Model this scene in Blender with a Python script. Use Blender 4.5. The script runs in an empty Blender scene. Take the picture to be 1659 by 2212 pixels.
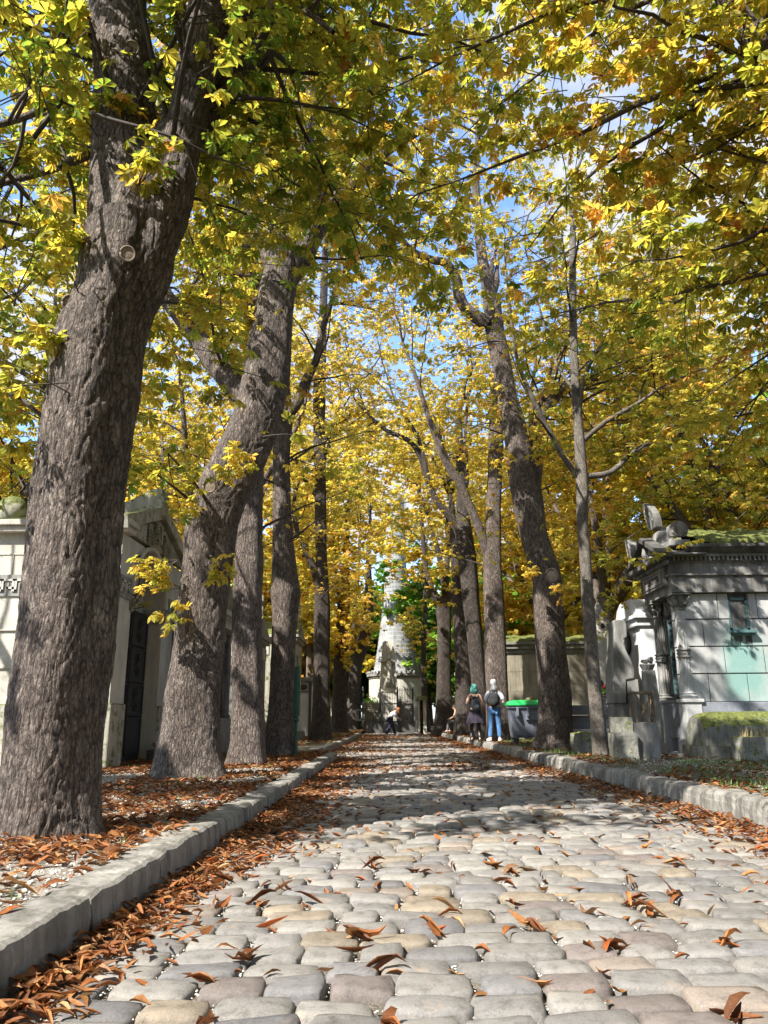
import bpy, math, random
import numpy as np
from mathutils import Vector, Matrix
R = math.radians
RNG = np.random.default_rng(11)
random.seed(5)
scene = bpy.context.scene
COL = scene.collection

# ---------------------------------------------------------------- camera
F_PX = 1660.0; CW, CH = 1659.0, 2212.0
CAM_H = 0.9
PITCH = R(15.0); YAW = R(0.7); ROLL = R(0.4)
cam_loc = Vector((0, 0, CAM_H))
fw = Vector((-math.sin(YAW)*math.cos(PITCH), math.cos(YAW)*math.cos(PITCH), math.sin(PITCH)))
rt0 = Vector((math.cos(YAW), math.sin(YAW), 0))
up0 = rt0.cross(fw)
rt = rt0*math.cos(ROLL) - up0*math.sin(ROLL)
up = up0*math.cos(ROLL) + rt0*math.sin(ROLL)
def ray(px, py):
    return fw + rt*((px-CW/2)/F_PX) + up*(-(py-CH/2)/F_PX)
def G(px, py, z=0.0):          # point of the picture on the level z
    d = ray(px, py); t = (z-CAM_H)/d.z
    return cam_loc + d*t
def P(px, py, Y):              # point of the picture on the plane y = Y
    d = ray(px, py); t = Y/d.y
    return cam_loc + d*t
def zd(p):
    return (Vector(p)-cam_loc).dot(fw)
def Z(px, py, Y): return P(px, py, Y).z
def X(px, py, Y): return P(px, py, Y).x

cd = bpy.data.cameras.new('camera'); co = bpy.data.objects.new('camera', cd); COL.objects.link(co)
cd.sensor_fit = 'HORIZONTAL'; cd.sensor_width = 36.0; cd.lens = 36.0*F_PX/CW
cd.clip_start = 0.05; cd.clip_end = 2000
co.matrix_world = Matrix(((rt.x, up.x, -fw.x, cam_loc.x), (rt.y, up.y, -fw.y, cam_loc.y), (rt.z, up.z, -fw.z, cam_loc.z), (0, 0, 0, 1)))
scene.camera = co

# ---------------------------------------------------------------- object helpers
OFF = {}
def tag(o, label=None, cat=None, group=None, kind=None):
    if label: o['label'] = label
    if cat: o['category'] = cat
    if group: o['group'] = group
    if kind: o['kind'] = kind
    return o
def thing(name, loc, label, cat, group=None):
    o = bpy.data.objects.new(name, None); o.empty_display_size = 0.2
    COL.objects.link(o); o.location = loc; OFF[o.name] = np.array(loc, dtype=float)
    return tag(o, label, cat, group)

def link_mesh(name, V, F, mat, parent=None, origin=None, smooth=False, tint=None, mats=None, midx=None):
    """F: list of index arrays (k x n) or python list of tuples"""
    V = np.asarray(V, dtype=float).reshape(-1, 3)
    off = OFF[parent.name] if parent is not None else (np.array(origin, dtype=float) if origin is not None else np.zeros(3))
    me = bpy.data.meshes.new(name)
    if isinstance(F, list) and len(F) and isinstance(F[0], np.ndarray):
        Fs = [f for f in F if len(f)]
        loops = np.concatenate([f.ravel() for f in Fs]).astype(np.int32)
        sizes = np.concatenate([np.full(len(f), f.shape[1]) for f in Fs])
        starts = np.concatenate([[0], np.cumsum(sizes)[:-1]]).astype(np.int32)
        me.vertices.add(len(V)); me.vertices.foreach_set('co', (V-off).astype(np.float32).ravel())
        me.loops.add(len(loops)); me.loops.foreach_set('vertex_index', loops)
        me.polygons.add(len(sizes)); me.polygons.foreach_set('loop_start', starts)
        try: me.polygons.foreach_set('loop_total', sizes.astype(np.int32))
        except Exception: pass
        me.update(calc_edges=True)
    else:
        me.from_pydata((V-off).tolist(), [], [tuple(int(i) for i in f) for f in F])
        me.update()
    if smooth:
        me.polygons.foreach_set('use_smooth', np.ones(len(me.polygons), dtype=bool))
    if tint is not None:
        a = me.color_attributes.new('tint', 'FLOAT_COLOR', 'POINT')
        t = np.ones((len(V), 4), dtype=np.float32); t[:, :3] = tint
        a.data.foreach_set('color', t.ravel())
    if mats:
        for m in mats: me.materials.append(m)
        if midx is not None: me.polygons.foreach_set('material_index', np.asarray(midx, dtype=np.int32))
    else:
        me.materials.append(mat)
    o = bpy.data.objects.new(name, me); COL.objects.link(o)
    if parent is not None: o.parent = parent
    else: o.location = off
    OFF[o.name] = off
    return o

class MB:
    def __init__(s): s.V = []; s.F = []
    def add(s, V, F):
        b = len(s.V); s.V += [tuple(v) for v in V]; s.F += [tuple(i+b for i in f) for f in F]; return s
    def box(s, x0, x1, y0, y1, z0, z1, top=1.0, topy=None):
        cx, cy = (x0+x1)/2, (y0+y1)/2; ty = top if topy is None else topy
        V = [(x0, y0, z0), (x1, y0, z0), (x1, y1, z0), (x0, y1, z0)]
        V += [(cx+(x-cx)*top, cy+(y-cy)*ty, z1) for x, y, _ in V[:4]]
        return s.add(V, [(3, 2, 1, 0), (4, 5, 6, 7), (0, 1, 5, 4), (1, 2, 6, 5), (2, 3, 7, 6), (3, 0, 4, 7)])
    def obox(s, c, ax, ay, az):       # centre and three half axes
        c, ax, ay, az = map(Vector, (c, ax, ay, az)); V = []
        for k in (-1, 1):
            for i, j in ((-1, -1), (1, -1), (1, 1), (-1, 1)): V.append(c+ax*i+ay*j+az*k)
        return s.add(V, [(3, 2, 1, 0), (4, 5, 6, 7), (0, 1, 5, 4), (1, 2, 6, 5), (2, 3, 7, 6), (3, 0, 4, 7)])
    def bar(s, a, b, w, h=None):
        a, b = Vector(a), Vector(b); d = (b-a)
        u = d.normalized(); r = Vector((0, 0, 1)) if abs(u.z) < .9 else Vector((1, 0, 0))
        x = u.cross(r).normalized(); y = x.cross(u)
        return s.obox((a+b)/2, x*w/2, y*(h or w)/2, d/2)
    def prism(s, poly, axis, a, b):   # polygon of 2-D points extruded along an axis from a to b
        n = len(poly); V = []
        for t in (a, b):
            for p, q in poly:
                V.append({'x': (t, p, q), 'y': (p, t, q), 'z': (p, q, t)}[axis])
        F = [tuple(range(n))[::-1], tuple(range(n, 2*n))] + [(i, (i+1) % n, n+(i+1) % n, n+i) for i in range(n)]
        return s.add(V, F)
    def lathe(s, c, prof, n=16, flute=0.0, nf=0):
        c = Vector(c); V = []; F = []
        for r, z in prof:
            for k in range(n):
                a = 2*math.pi*k/n; rr = r*(1-(flute if nf and (k*nf*2//n) % 2 else 0))
                V.append((c.x+rr*math.cos(a), c.y+rr*math.sin(a), c.z+z))
        m = len(prof)
        for j in range(m-1):
            for k in range(n): F.append((j*n+k, j*n+(k+1) % n, (j+1)*n+(k+1) % n, (j+1)*n+k))
        F.append(tuple(range(n))[::-1]); F.append(tuple((m-1)*n+k for k in range(n)))
        return s.add(V, F)
    def tube(s, pts, rad, n=8):
        V, F = tube_np(np.array([tuple(p) for p in pts], float), np.array(rad, float)*np.ones(len(pts)), n)
        b = len(s.V); s.V += [tuple(v) for v in V]; s.F += [tuple(int(i)+b for i in f) for f in F]
        s.F.append(tuple(b+k for k in range(n))[::-1]); s.F.append(tuple(b+(len(pts)-1)*n+k for k in range(n)))
        return s
    def ball(s, c, rx, ry=None, rz=None, n=12, m=8):
        ry = ry or rx; rz = rz or rx
        V = []; F = []; c = Vector(c)
        for j in range(1, m):
            t = math.pi*j/m
            for k in range(n):
                a = 2*math.pi*k/n
                V.append((c.x+rx*math.sin(t)*math.cos(a), c.y+ry*math.sin(t)*math.sin(a), c.z+rz*math.cos(t)))
        V += [(c.x, c.y, c.z+rz), (c.x, c.y, c.z-rz)]; T = len(V)-2
        for j in range(m-2):
            for k in range(n): F.append((j*n+k, (j+1)*n+k, (j+1)*n+(k+1) % n, j*n+(k+1) % n))
        for k in range(n):
            F.append((T, k, (k+1) % n)); F.append((T+1, (m-2)*n+(k+1) % n, (m-2)*n+k))
        return s.add(V, F)
    def build(s, name, mat, parent=None, origin=None, smooth=False, bevel=0):
        o = link_mesh(name, s.V, s.F, mat, parent, origin, smooth)
        if bevel:
            m = o.modifiers.new('b', 'BEVEL'); m.width = bevel; m.segments = 2; m.limit_method = 'ANGLE'
        return o

def tube_np(pts, rad, n):
    m = len(pts)
    T = np.gradient(pts, axis=0); T /= np.linalg.norm(T, axis=1)[:, None]+1e-9
    N = np.zeros_like(T); ref = np.array([1.0, 0, 0]) if abs(T[0, 0]) < .9 else np.array([0, 1.0, 0])
    N[0] = np.cross(T[0], ref); N[0] /= np.linalg.norm(N[0])
    for i in range(1, m):
        v = N[i-1]-T[i]*np.dot(N[i-1], T[i]); N[i] = v/(np.linalg.norm(v)+1e-9)
    B = np.cross(T, N)
    a = np.arange(n)*2*math.pi/n
    V = pts[:, None]+rad[:, None, None]*(np.cos(a)[None, :, None]*N[:, None]+np.sin(a)[None, :, None]*B[:, None])
    j, k = np.meshgrid(np.arange(m-1), np.arange(n), indexing='ij'); k2 = (k+1) % n
    F = np.stack([j*n+k, j*n+k2, (j+1)*n+k2, (j+1)*n+k], -1).reshape(-1, 4)
    return V.reshape(-1, 3), F

# numpy value noise
def _h(ix, iy, iz):
    n = (ix*374761393+iy*668265263+iz*2147483647 % 1000003*iz).astype(np.int64) & 0xffffffff
    n = ((n ^ (n >> 13))*1274126177) & 0xffffffff
    n = ((n ^ (n >> 16))*2246822519) & 0xffffffff
    return ((n ^ (n >> 15)) & 0xffff)/65535.0
def vnoise(p):
    i = np.floor(p).astype(np.int64); f = p-i; f = f*f*(3-2*f); r = 0
    for dx in (0, 1):
        for dy in (0, 1):
            for dz in (0, 1):
                w = (f[..., 0] if dx else 1-f[..., 0])*(f[..., 1] if dy else 1-f[..., 1])*(f[..., 2] if dz else 1-f[..., 2])
                r = r+w*_h(i[..., 0]+dx, i[..., 1]+dy, i[..., 2]+dz)
    return r*2-1
def fbm(p, o=3):
    r = 0; a = 1.0
    for k in range(o): r = r+a*vnoise(p*2**k+17.3*k); a *= .5
    return r

# ---------------------------------------------------------------- materials
def M(name):
    m = bpy.data.materials.new(name); m.use_nodes = True
    nt = m.node_tree; b = nt.nodes['Principled BSDF']; return m, nt, b
def nd(nt, t, **k):
    n = nt.nodes.new(t)
    for a, v in k.items():
        if a in n.inputs: n.inputs[a].default_value = v
        else: setattr(n, a, v)
    return n
def ramp(nt, fac, stops):
    r = nt.nodes.new('ShaderNodeValToRGB'); e = r.color_ramp.elements
    while len(e) < len(stops): e.new(0.5)
    for el, (p, c) in zip(e, stops): el.position = p; el.color = (*c, 1)
    nt.links.new(fac, r.inputs[0]); return r.outputs[0]
def mixc(nt, f, a, b, mode='MIX'):
    m = nt.nodes.new('ShaderNodeMix'); m.data_type = 'RGBA'; m.blend_type = mode
    for s, v in ((0, f), (6, a), (7, b)):
        if hasattr(v, 'links'): nt.links.new(v, m.inputs[s])
        else: m.inputs[s].default_value = v if s == 0 else (*v, 1)
    return m.outputs[2]
def coord(nt, scale=(1, 1, 1), kind='Object'):
    t = nt.nodes.new('ShaderNodeTexCoord'); mp = nt.nodes.new('ShaderNodeMapping')
    mp.inputs['Scale'].default_value = scale; nt.links.new(t.outputs[kind], mp.inputs[0]); return mp.outputs[0]
def noise(nt, co, scale, detail=5, rough=.6, dist=0):
    n = nd(nt, 'ShaderNodeTexNoise', Scale=scale, Detail=detail, Roughness=rough, Distortion=dist)
    nt.links.new(co, n.inputs['Vector']); return n.outputs['Fac']
def bump(nt, b, h, strength=.5, dist=.01):
    n = nd(nt, 'ShaderNodeBump', Strength=strength, Distance=dist); nt.links.new(h, n.inputs['Height'])
    nt.links.new(n.outputs[0], b.inputs['Normal'])
def stone(name, c1, c2, moss=0, stain=None, rough=.85, scale=2.5, streak=.5):
    m, nt, b = M(name); co = coord(nt)
    n1 = noise(nt, co, scale, 8, .65)
    c = ramp(nt, n1, [(.3, c1), (.7, c2)])
    fine = noise(nt, co, 45, 4, .7)
    c = mixc(nt, .55, c, ramp(nt, fine, [(.3, (.55, .55, .55)), (.7, (1, 1, 1))]), 'MULTIPLY')
    if streak:
        st = noise(nt, coord(nt, (5, 5, .6)), 1.5, 6, .7)
        c = mixc(nt, streak, c, ramp(nt, st, [(.38, (.32, .31, .28)), (.56, (1, 1, 1))]), 'MULTIPLY')
    if moss:
        g = nt.nodes.new('ShaderNodeNewGeometry'); sp = nt.nodes.new('ShaderNodeSeparateXYZ'); nt.links.new(g.outputs['Normal'], sp.inputs[0])
        mn = noise(nt, co, 6, 6, .7)
        ad = nd(nt, 'ShaderNodeMath', operation='MULTIPLY_ADD'); nt.links.new(sp.outputs[2], ad.inputs[0]); ad.inputs[1].default_value = .35; nt.links.new(mn, ad.inputs[2])
        f = ramp(nt, ad.outputs[0], [(.78-.3*moss, (0, 0, 0)), (.9-.3*moss, (1, 1, 1))])
        mc = ramp(nt, noise(nt, co, 20, 4), [(.35, (.03, .045, .01)), (.65, (.16, .17, .03))])
        c = mixc(nt, f, c, mc)
    if stain:
        c = stain(nt, co, c)
    nt.links.new(c, b.inputs['Base Color']); b.inputs['Roughness'].default_value = rough
    bump(nt, b, mixc(nt, .5, n1, fine), .5, .012)
    return m
def plain(name, c, rough=.6, var=.25, metal=0, scale=20, bmp=.2):
    m, nt, b = M(name); co = coord(nt); n = noise(nt, co, scale, 5)
    lo = tuple(x*(1-var) for x in c); hi = tuple(min(1, x*(1+var)) for x in c)
    nt.links.new(ramp(nt, n, [(.3, lo), (.7, hi)]), b.inputs['Base Color'])
    b.inputs['Roughness'].default_value = rough; b.inputs['Metallic'].default_value = metal
    if bmp: bump(nt, b, n, bmp, .01)
    return m

def leafmat(name, trans=.5, tintmul=(1, 1, 1)):
    m, nt, b = M(name)
    a = nd(nt, 'ShaderNodeAttribute', attribute_name='tint')
    co = coord(nt)
    mott = noise(nt, co, 28, 3, .7)
    c = mixc(nt, ramp(nt, mott, [(.48, (0, 0, 0)), (.66, (.75, .75, .75))]), a.outputs['Color'], (.30, .13, .025))
    c = mixc(nt, .5, c, ramp(nt, noise(nt, co, 90, 3, .7), [(.35, (.5, .48, .4)), (.6, (1.05, 1.05, 1.0))]), 'MULTIPLY')
    c = mixc(nt, 1.0, c, tintmul, 'MULTIPLY')
    nt.links.new(c, b.inputs['Base Color']); b.inputs['Roughness'].default_value = .45
    b.inputs['Specular IOR Level'].default_value = .35
    tr = nt.nodes.new('ShaderNodeBsdfTranslucent')
    c2 = mixc(nt, 1.0, c, (1.55, 1.45, .9), 'MULTIPLY'); nt.links.new(c2, tr.inputs[0])
    mx = nt.nodes.new('ShaderNodeMixShader'); mx.inputs[0].default_value = trans
    nt.links.new(b.outputs[0], mx.inputs[1]); nt.links.new(tr.outputs[0], mx.inputs[2])
    nt.links.new(mx.outputs[0], nt.nodes['Material Output'].inputs['Surface'])
    return m

def barkmat(name, c1, c2, c3, sc=1.0, st=1.0, dist=.03):
    m, nt, b = M(name)
    co = coord(nt, (1, 1, .22))
    w = nd(nt, 'ShaderNodeTexNoise', Scale=4.5*sc, Detail=4, Roughness=.65); nt.links.new(co, w.inputs['Vector'])
    vm = nd(nt, 'ShaderNodeVectorMath', operation='MULTIPLY_ADD'); nt.links.new(w.outputs['Color'], vm.inputs[0])
    vm.inputs[1].default_value = (.13, .13, .16); nt.links.new(co, vm.inputs[2])
    def vor(scale, src):
        n = nd(nt, 'ShaderNodeTexVoronoi', feature='DISTANCE_TO_EDGE', Scale=scale); nt.links.new(src, n.inputs['Vector']); return n.outputs['Distance']
    wid = noise(nt, coord(nt, (1, 1, .4)), 9*sc, 3, .6)
    d1 = nd(nt, 'ShaderNodeMath', operation='DIVIDE'); nt.links.new(vor(23*sc, vm.outputs[0]), d1.inputs[0]); nt.links.new(ramp(nt, wid, [(.3, (.35, .35, .35)), (.7, (2.2, 2.2, 2.2))]), d1.inputs[1])
    r1 = d1.outputs[0]
    def rid(scale, det, src):
        n = nd(nt, 'ShaderNodeTexNoise', Scale=scale, Detail=det, Roughness=.62); nt.links.new(src, n.inputs['Vector'])
        s = nd(nt, 'ShaderNodeMath', operation='SUBTRACT'); nt.links.new(n.outputs['Fac'], s.inputs[0]); s.inputs[1].default_value = .5
        q = nd(nt, 'ShaderNodeMath', operation='ABSOLUTE'); nt.links.new(s.outputs[0], q.inputs[0]); return q.outputs[0]
    r2 = rid(46*sc, 4, coord(nt, (1, 1, .34)))
    fur = ramp(nt, r1, [(0, (0, 0, 0)), (.12, (.55, .55, .55)), (.45, (1, 1, 1))])
    fur2 = ramp(nt, r2, [(0, (.1, .1, .1)), (.05, (.7, .7, .7)), (.15, (1, 1, 1))])
    n2 = noise(nt, coord(nt, (1, 1, .5)), 60*sc, 5, .75, .4)
    big = noise(nt, coord(nt), 1.6, 5, .6)
    col = ramp(nt, n2, [(.28, c1), (.5, c2), (.72, c3)])
    col = mixc(nt, .55, col, ramp(nt, big, [(.35, (.5, .46, .43)), (.65, (1, 1, 1))]), 'MULTIPLY')
    pat = noise(nt, coord(nt, (1, 1, .7)), 7, 5, .65)
    col = mixc(nt, ramp(nt, pat, [(.54, (0, 0, 0)), (.70, (.5, .5, .5))]), col, tuple(x*1.45 for x in c3))
    col = mixc(nt, .8, col, ramp(nt, r1, [(0, (.07, .055, .05)), (.09, (.75, .72, .70)), (.22, (1, 1, 1))]), 'MULTIPLY')
    col = mixc(nt, .55, col, ramp(nt, r2, [(0, (.3, .27, .25)), (.06, (1, 1, 1))]), 'MULTIPLY')
    mossn = noise(nt, coord(nt), 2.2, 5, .7)
    col = mixc(nt, ramp(nt, mossn, [(.60, (0, 0, 0)), (.75, (.35, .35, .35))]), col, (.09, .10, .03))
    nt.links.new(col, b.inputs['Base Color']); b.inputs['Roughness'].default_value = .85
    hh = mixc(nt, .35, mixc(nt, .4, fur, fur2), n2)
    bump(nt, b, hh, st, dist)
    return m

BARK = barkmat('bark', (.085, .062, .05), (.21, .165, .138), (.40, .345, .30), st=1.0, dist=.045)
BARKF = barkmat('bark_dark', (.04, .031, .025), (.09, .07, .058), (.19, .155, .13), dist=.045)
BARKY = barkmat('bark_young', (.10, .09, .075), (.2, .175, .145), (.30, .28, .24), 2.0, .7, .012)
TWIG = plain('twig_bark', (.045, .034, .026), .8, .3)
LEAF = leafmat('chestnut_leaf', .66)
LEAFG = leafmat('green_leaf', .45, (.5, .95, .6))
LITTER = None
# ---------------------------------------------------------------- sun
EL = R(46); az = np.array([-.72, -.69]); az /= np.linalg.norm(az)
SUN = Vector((az[0]*math.cos(EL), az[1]*math.cos(EL), math.sin(EL)))
ld = bpy.data.lights.new('sun', 'SUN'); lo = bpy.data.objects.new('sun', ld); COL.objects.link(lo)
ld.energy = 5.0; ld.angle = R(.53); ld.color = (1, .955, .88)
lo.rotation_euler = SUN.to_track_quat('Z', 'Y').to_euler(); lo.location = (-20, -15, 25)
w = bpy.data.worlds.new('World'); scene.world = w; w.use_nodes = True
nt = w.node_tree; bg = nt.nodes['Background']
sky = nt.nodes.new('ShaderNodeTexSky'); sky.sky_type = 'NISHITA'; sky.sun_disc = False
sky.sun_elevation = EL; sky.sun_rotation = math.atan2(SUN.x, SUN.y); sky.altitude = 80; sky.air_density = 1.0; sky.dust_density = .6; sky.ozone_density = 2
tc = nt.nodes.new('ShaderNodeTexCoord'); mp = nt.nodes.new('ShaderNodeMapping'); mp.inputs['Scale'].default_value = (1, 1, 1.6)
nt.links.new(tc.outputs['Generated'], mp.inputs[0])
cn = nd(nt, 'ShaderNodeTexNoise', Scale=3.2, Detail=8, Roughness=.58); nt.links.new(mp.outputs[0], cn.inputs['Vector'])
cf = ramp(nt, cn.outputs['Fac'], [(.44, (0, 0, 0)), (.56, (1, 1, 1))])
cc = mixc(nt, cf, mixc(nt, 1.0, sky.outputs[0], (1.1, 1.25, 1.45), 'MULTIPLY'), (2.75, 2.85, 3.0))
nt.links.new(cc, bg.inputs['Color']); bg.inputs['Strength'].default_value = .13
scene.view_settings.view_transform = 'Standard'; scene.view_settings.look = 'None'
scene.view_settings.exposure = 1.36; scene.view_settings.gamma = 1.0; scene.view_settings.use_curve_mapping = False
cy = scene.cycles
cy.max_bounces = 9; cy.diffuse_bounces = 5; cy.glossy_bounces = 2; cy.transmission_bounces = 7; cy.transparent_max_bounces = 4
cy.use_denoising = True; cy.sample_clamp_indirect = 6; cy.caustics_reflective = False; cy.caustics_refractive = False
try: cy.denoiser = 'OPENIMAGEDENOISE'; cy.denoising_input_passes = 'RGB_ALBEDO_NORMAL'
except Exception: pass

KS = math.cos(EL)/math.sin(EL)
def uv(p):
    return p[..., 0]-az[0]*p[..., 2]*KS, p[..., 1]-az[1]*p[..., 2]*KS
def culled(p):
    """leaves that would have to hang between the sun and the places the sun reaches in the photo"""
    u, v = uv(p)
    e = np.interp(u, [-4, -1.3, -.3, 1, 2.5, 5, 10], [4.3, 5.1, 6.2, 6.7, 7.0, 7.2, 7.6])+.25*vnoise(np.stack([u*1.3, v*1.3, v*0], -1))
    c = (v < e) & (u > -3.6) & (v > .7) & (u < 5.5)
    pa = ((np.abs(u+.1) < 1.3) & (np.abs(v-10.1-.1*u) < .55+.2*vnoise(np.stack([u*2, v*0, v*0], -1))))
    s = (u+2.3)/.697                                    # foremost trunk, lit between 2.4 and 4.4 m
    t1 = (s > 2.5) & (s < 5.2) & (np.abs(v-5.3-.668*s) < .6)
    s2 = (u+2.7)/.697
    t2 = (s2 > .1) & (s2 < 2.9) & (np.abs(v-10.2-.668*s2) < .65)
    tm = (u > -6.8) & (u < -1.6) & (v > 11.3) & (v < 15.6) & (v-12 < (u+6.8)*1.05+.4)
    st = vnoise(np.stack([u*.45+3, v*1.25, v*0], -1))+.5*vnoise(np.stack([u*1.1, v*2.9, v*0+4], -1))
    s3 = (v > 12.6) & (st > .12)
    rk = (u > 2.7) & (u < 4.6) & (v < 8.6)
    wm = (u > 6.0) & (u < 8.4) & (np.abs(v-17.3-(u-5.6)*.77) < 1.1) & (vnoise(np.stack([u*4, v*4, v*0], -1)) > -.35)
    wf = (u > 5.4) & (u < 11) & (v > 13.0) & (v < 16) & (st > -.3)
    return wf | wm | c | pa | t1 | t2 | tm | s3 | rk

# ---------------------------------------------------------------- leaves
PAL = np.array([[.16, .28, .05], [.34, .39, .075], [.54, .50, .10], [.74, .59, .13], [.72, .45, .13], [.46, .23, .08]])
WT_GREEN = [.34, .30, .19, .08, .05, .04]
WT_MID = [.12, .26, .30, .19, .08, .05]
WT_YEL = [.04, .15, .32, .31, .12, .06]
WT_OLIVE = [.16, .30, .24, .08, .12, .10]
def nrm(a): return a/(np.linalg.norm(a, axis=-1, keepdims=True)+1e-9)
def leaf_mesh(Pn, D, size, lod, wts, rng, clus):
    n = len(Pn)
    N = nrm(np.array([0, 0, 1.0])+rng.normal(0, .42, (n, 3)))
    Fv = nrm(D-N*np.sum(D*N, -1, keepdims=True)); S = np.cross(N, Fv)
    if lod == 0: ang = np.array([-2.15, -1.45, -.72, 0, .72, 1.45, 2.15]); ln = np.array([.58, .8, .95, 1, .95, .8, .58])
    elif lod == 1: ang = np.array([-1.9, -.95, 0, .95, 1.9]); ln = np.array([.7, .92, 1, .92, .7])
    else: ang = np.array([-1.2, 0, 1.2]); ln = np.array([.85, 1, .85])
    k = len(ang)
    a = ang[None]+rng.normal(0, .09, (n, k)); dr = .28+rng.uniform(-.15, .55, (n, 1))+rng.normal(0, .12, (n, k))
    L = size[:, None]*ln[None]*rng.uniform(.85, 1.1, (n, k))
    d = np.cos(dr)[..., None]*(np.cos(a)[..., None]*Fv[:, None]+np.sin(a)[..., None]*S[:, None])-np.sin(dr)[..., None]*N[:, None]
    sd = nrm(np.cross(np.broadcast_to(N[:, None], d.shape), d)); nn = np.cross(d, sd)
    wd = {0: .40, 1: .50, 2: .85}[lod]
    if lod == 0: tp = [(0, 0, 0), (.36, -.22, .05), (.70, -.5, .03), (1, 0, -.12), (.70, .5, .03), (.36, .22, .05)]; fc = [[0, 1, 2, 3], [0, 3, 4, 5]]
    else: tp = [(0, 0, 0), (.6, -.5, .07), (1, 0, -.1), (.6, .5, .07)]; fc = [[0, 1, 2], [0, 2, 3]]
    m = len(tp)
    V = np.stack([Pn[:, None]+d*(L*l)[..., None]+sd*(L*w_*wd)[..., None]+nn*(L*h)[..., None] for l, w_, h in tp], 2)   # n,k,m,3
    base = (np.arange(n*k)*m).reshape(-1, 1)
    Fc = np.concatenate([base+np.array(f)[None] for f in fc])
    cw = np.cumsum(wts)/np.sum(wts)
    q = np.clip(rng.uniform(0, 1, n)*.55+clus*.45+rng.normal(0, .05, n), 0, .999)
    ci = np.searchsorted(cw, q); c = PAL[np.clip(ci, 0, 5)]*rng.uniform(.75, 1.2, (n, 1))
    T = np.repeat(c, k*m, axis=0)
    return V.reshape(-1, 3), Fc, T

def grow(p, d, length, n, rng, up=.0, wob=.25):
    pts = [np.array(p, float)]; d = np.array(d, float); d /= np.linalg.norm(d)
    for i in range(n):
        d = d+rng.normal(0, wob, 3)*.6; d[2] += up; d /= np.linalg.norm(d)
        pts.append(pts[-1]+d*length/n)
    return np.array(pts)

def smooth_path(pts, rad, step):
    pts = np.array(pts, float); rad = np.array(rad, float)
    m = len(pts)
    if m < 3:
        k = max(2, int(np.linalg.norm(pts[-1]-pts[0])/step)+1); t = np.linspace(0, 1, k)
        return pts[0]+(pts[-1]-pts[0])*t[:, None], rad[0]+(rad[-1]-rad[0])*t
    e = np.vstack([2*pts[0]-pts[1], pts, 2*pts[-1]-pts[-2]]); O = []; Q = []
    for i in range(m-1):
        k = max(1, int(np.linalg.norm(pts[i+1]-pts[i])/step))
        for j in range(k):
            t = j/k; a, b, c, d = e[i], e[i+1], e[i+2], e[i+3]
            O.append(.5*((2*b)+(-a+c)*t+(2*a-5*b+4*c-d)*t*t+(-a+3*b-3*c+d)*t**3)); Q.append(rad[i]+(rad[i+1]-rad[i])*t)
    O.append(pts[-1]); Q.append(rad[-1])
    return np.array(O), np.array(Q)

def trace(pix, Y0, Y1=None):
    """pixels (x, y, width) on planes from Y0 to Y1 -> points and radii"""
    Y1 = Y0 if Y1 is None else Y1; pts = []; rad = []
    for i, (x, y, w_) in enumerate(pix):
        yy = Y0+(Y1-Y0)*i/max(1, len(pix)-1); p = P(x, y, yy); pts.append(tuple(p)); rad.append(w_/2/F_PX*zd(p))
    return pts, rad

class Wood:
    """collects limbs of one tree"""
    def __init__(s): s.V = []; s.F = []; s.n = 0
    def add(s, V, F): s.V.append(V); s.F.append(F+s.n); s.n += len(V)
    def limb(s, pts, rad, sides=10, step=.15, lump=.06, relief=0.0, seed=0, flare=0.0):
        p, r = smooth_path(pts, rad, step)
        if sides > 30: r = r*.95
        if flare:
            h = p[:, 2]-p[0, 2]; r = r*(1+flare*np.exp(-h/.22))
        V, F = tube_np(p, r, sides)
        c = np.repeat(p, sides, axis=0); dv = V-c; rr = np.linalg.norm(dv, axis=1, keepdims=True)+1e-9; dn = dv/rr
        dsp = lump*fbm(V*1.7+seed, 3)*rr[:, 0]*1.0
        if flare:
            a = np.tile(np.arange(sides)*2*math.pi/sides, len(p)); h = np.repeat(p[:, 2]-p[0, 2], sides)
            dsp = dsp+rr[:, 0]*flare*.55*np.exp(-h/.35)*np.sin(a*3+seed)*np.where(h >= 0, 1, 1)+rr[:, 0]*.06*np.sin(a*4+seed*2)
        if relief:
            q = V*np.array([1, 1, .28]); q = q+.05*fbm(V*4+3, 2)[:, None]
            r1 = np.clip(np.abs(fbm(q*17+seed, 2))*4.0, 0, 1); dsp = dsp+relief*(r1-1.0)*.8+relief*.25*fbm(V*np.array([40, 40, 14]), 2)
        V = V+dn*dsp[:, None]
        s.add(V, F); return p, r

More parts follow.
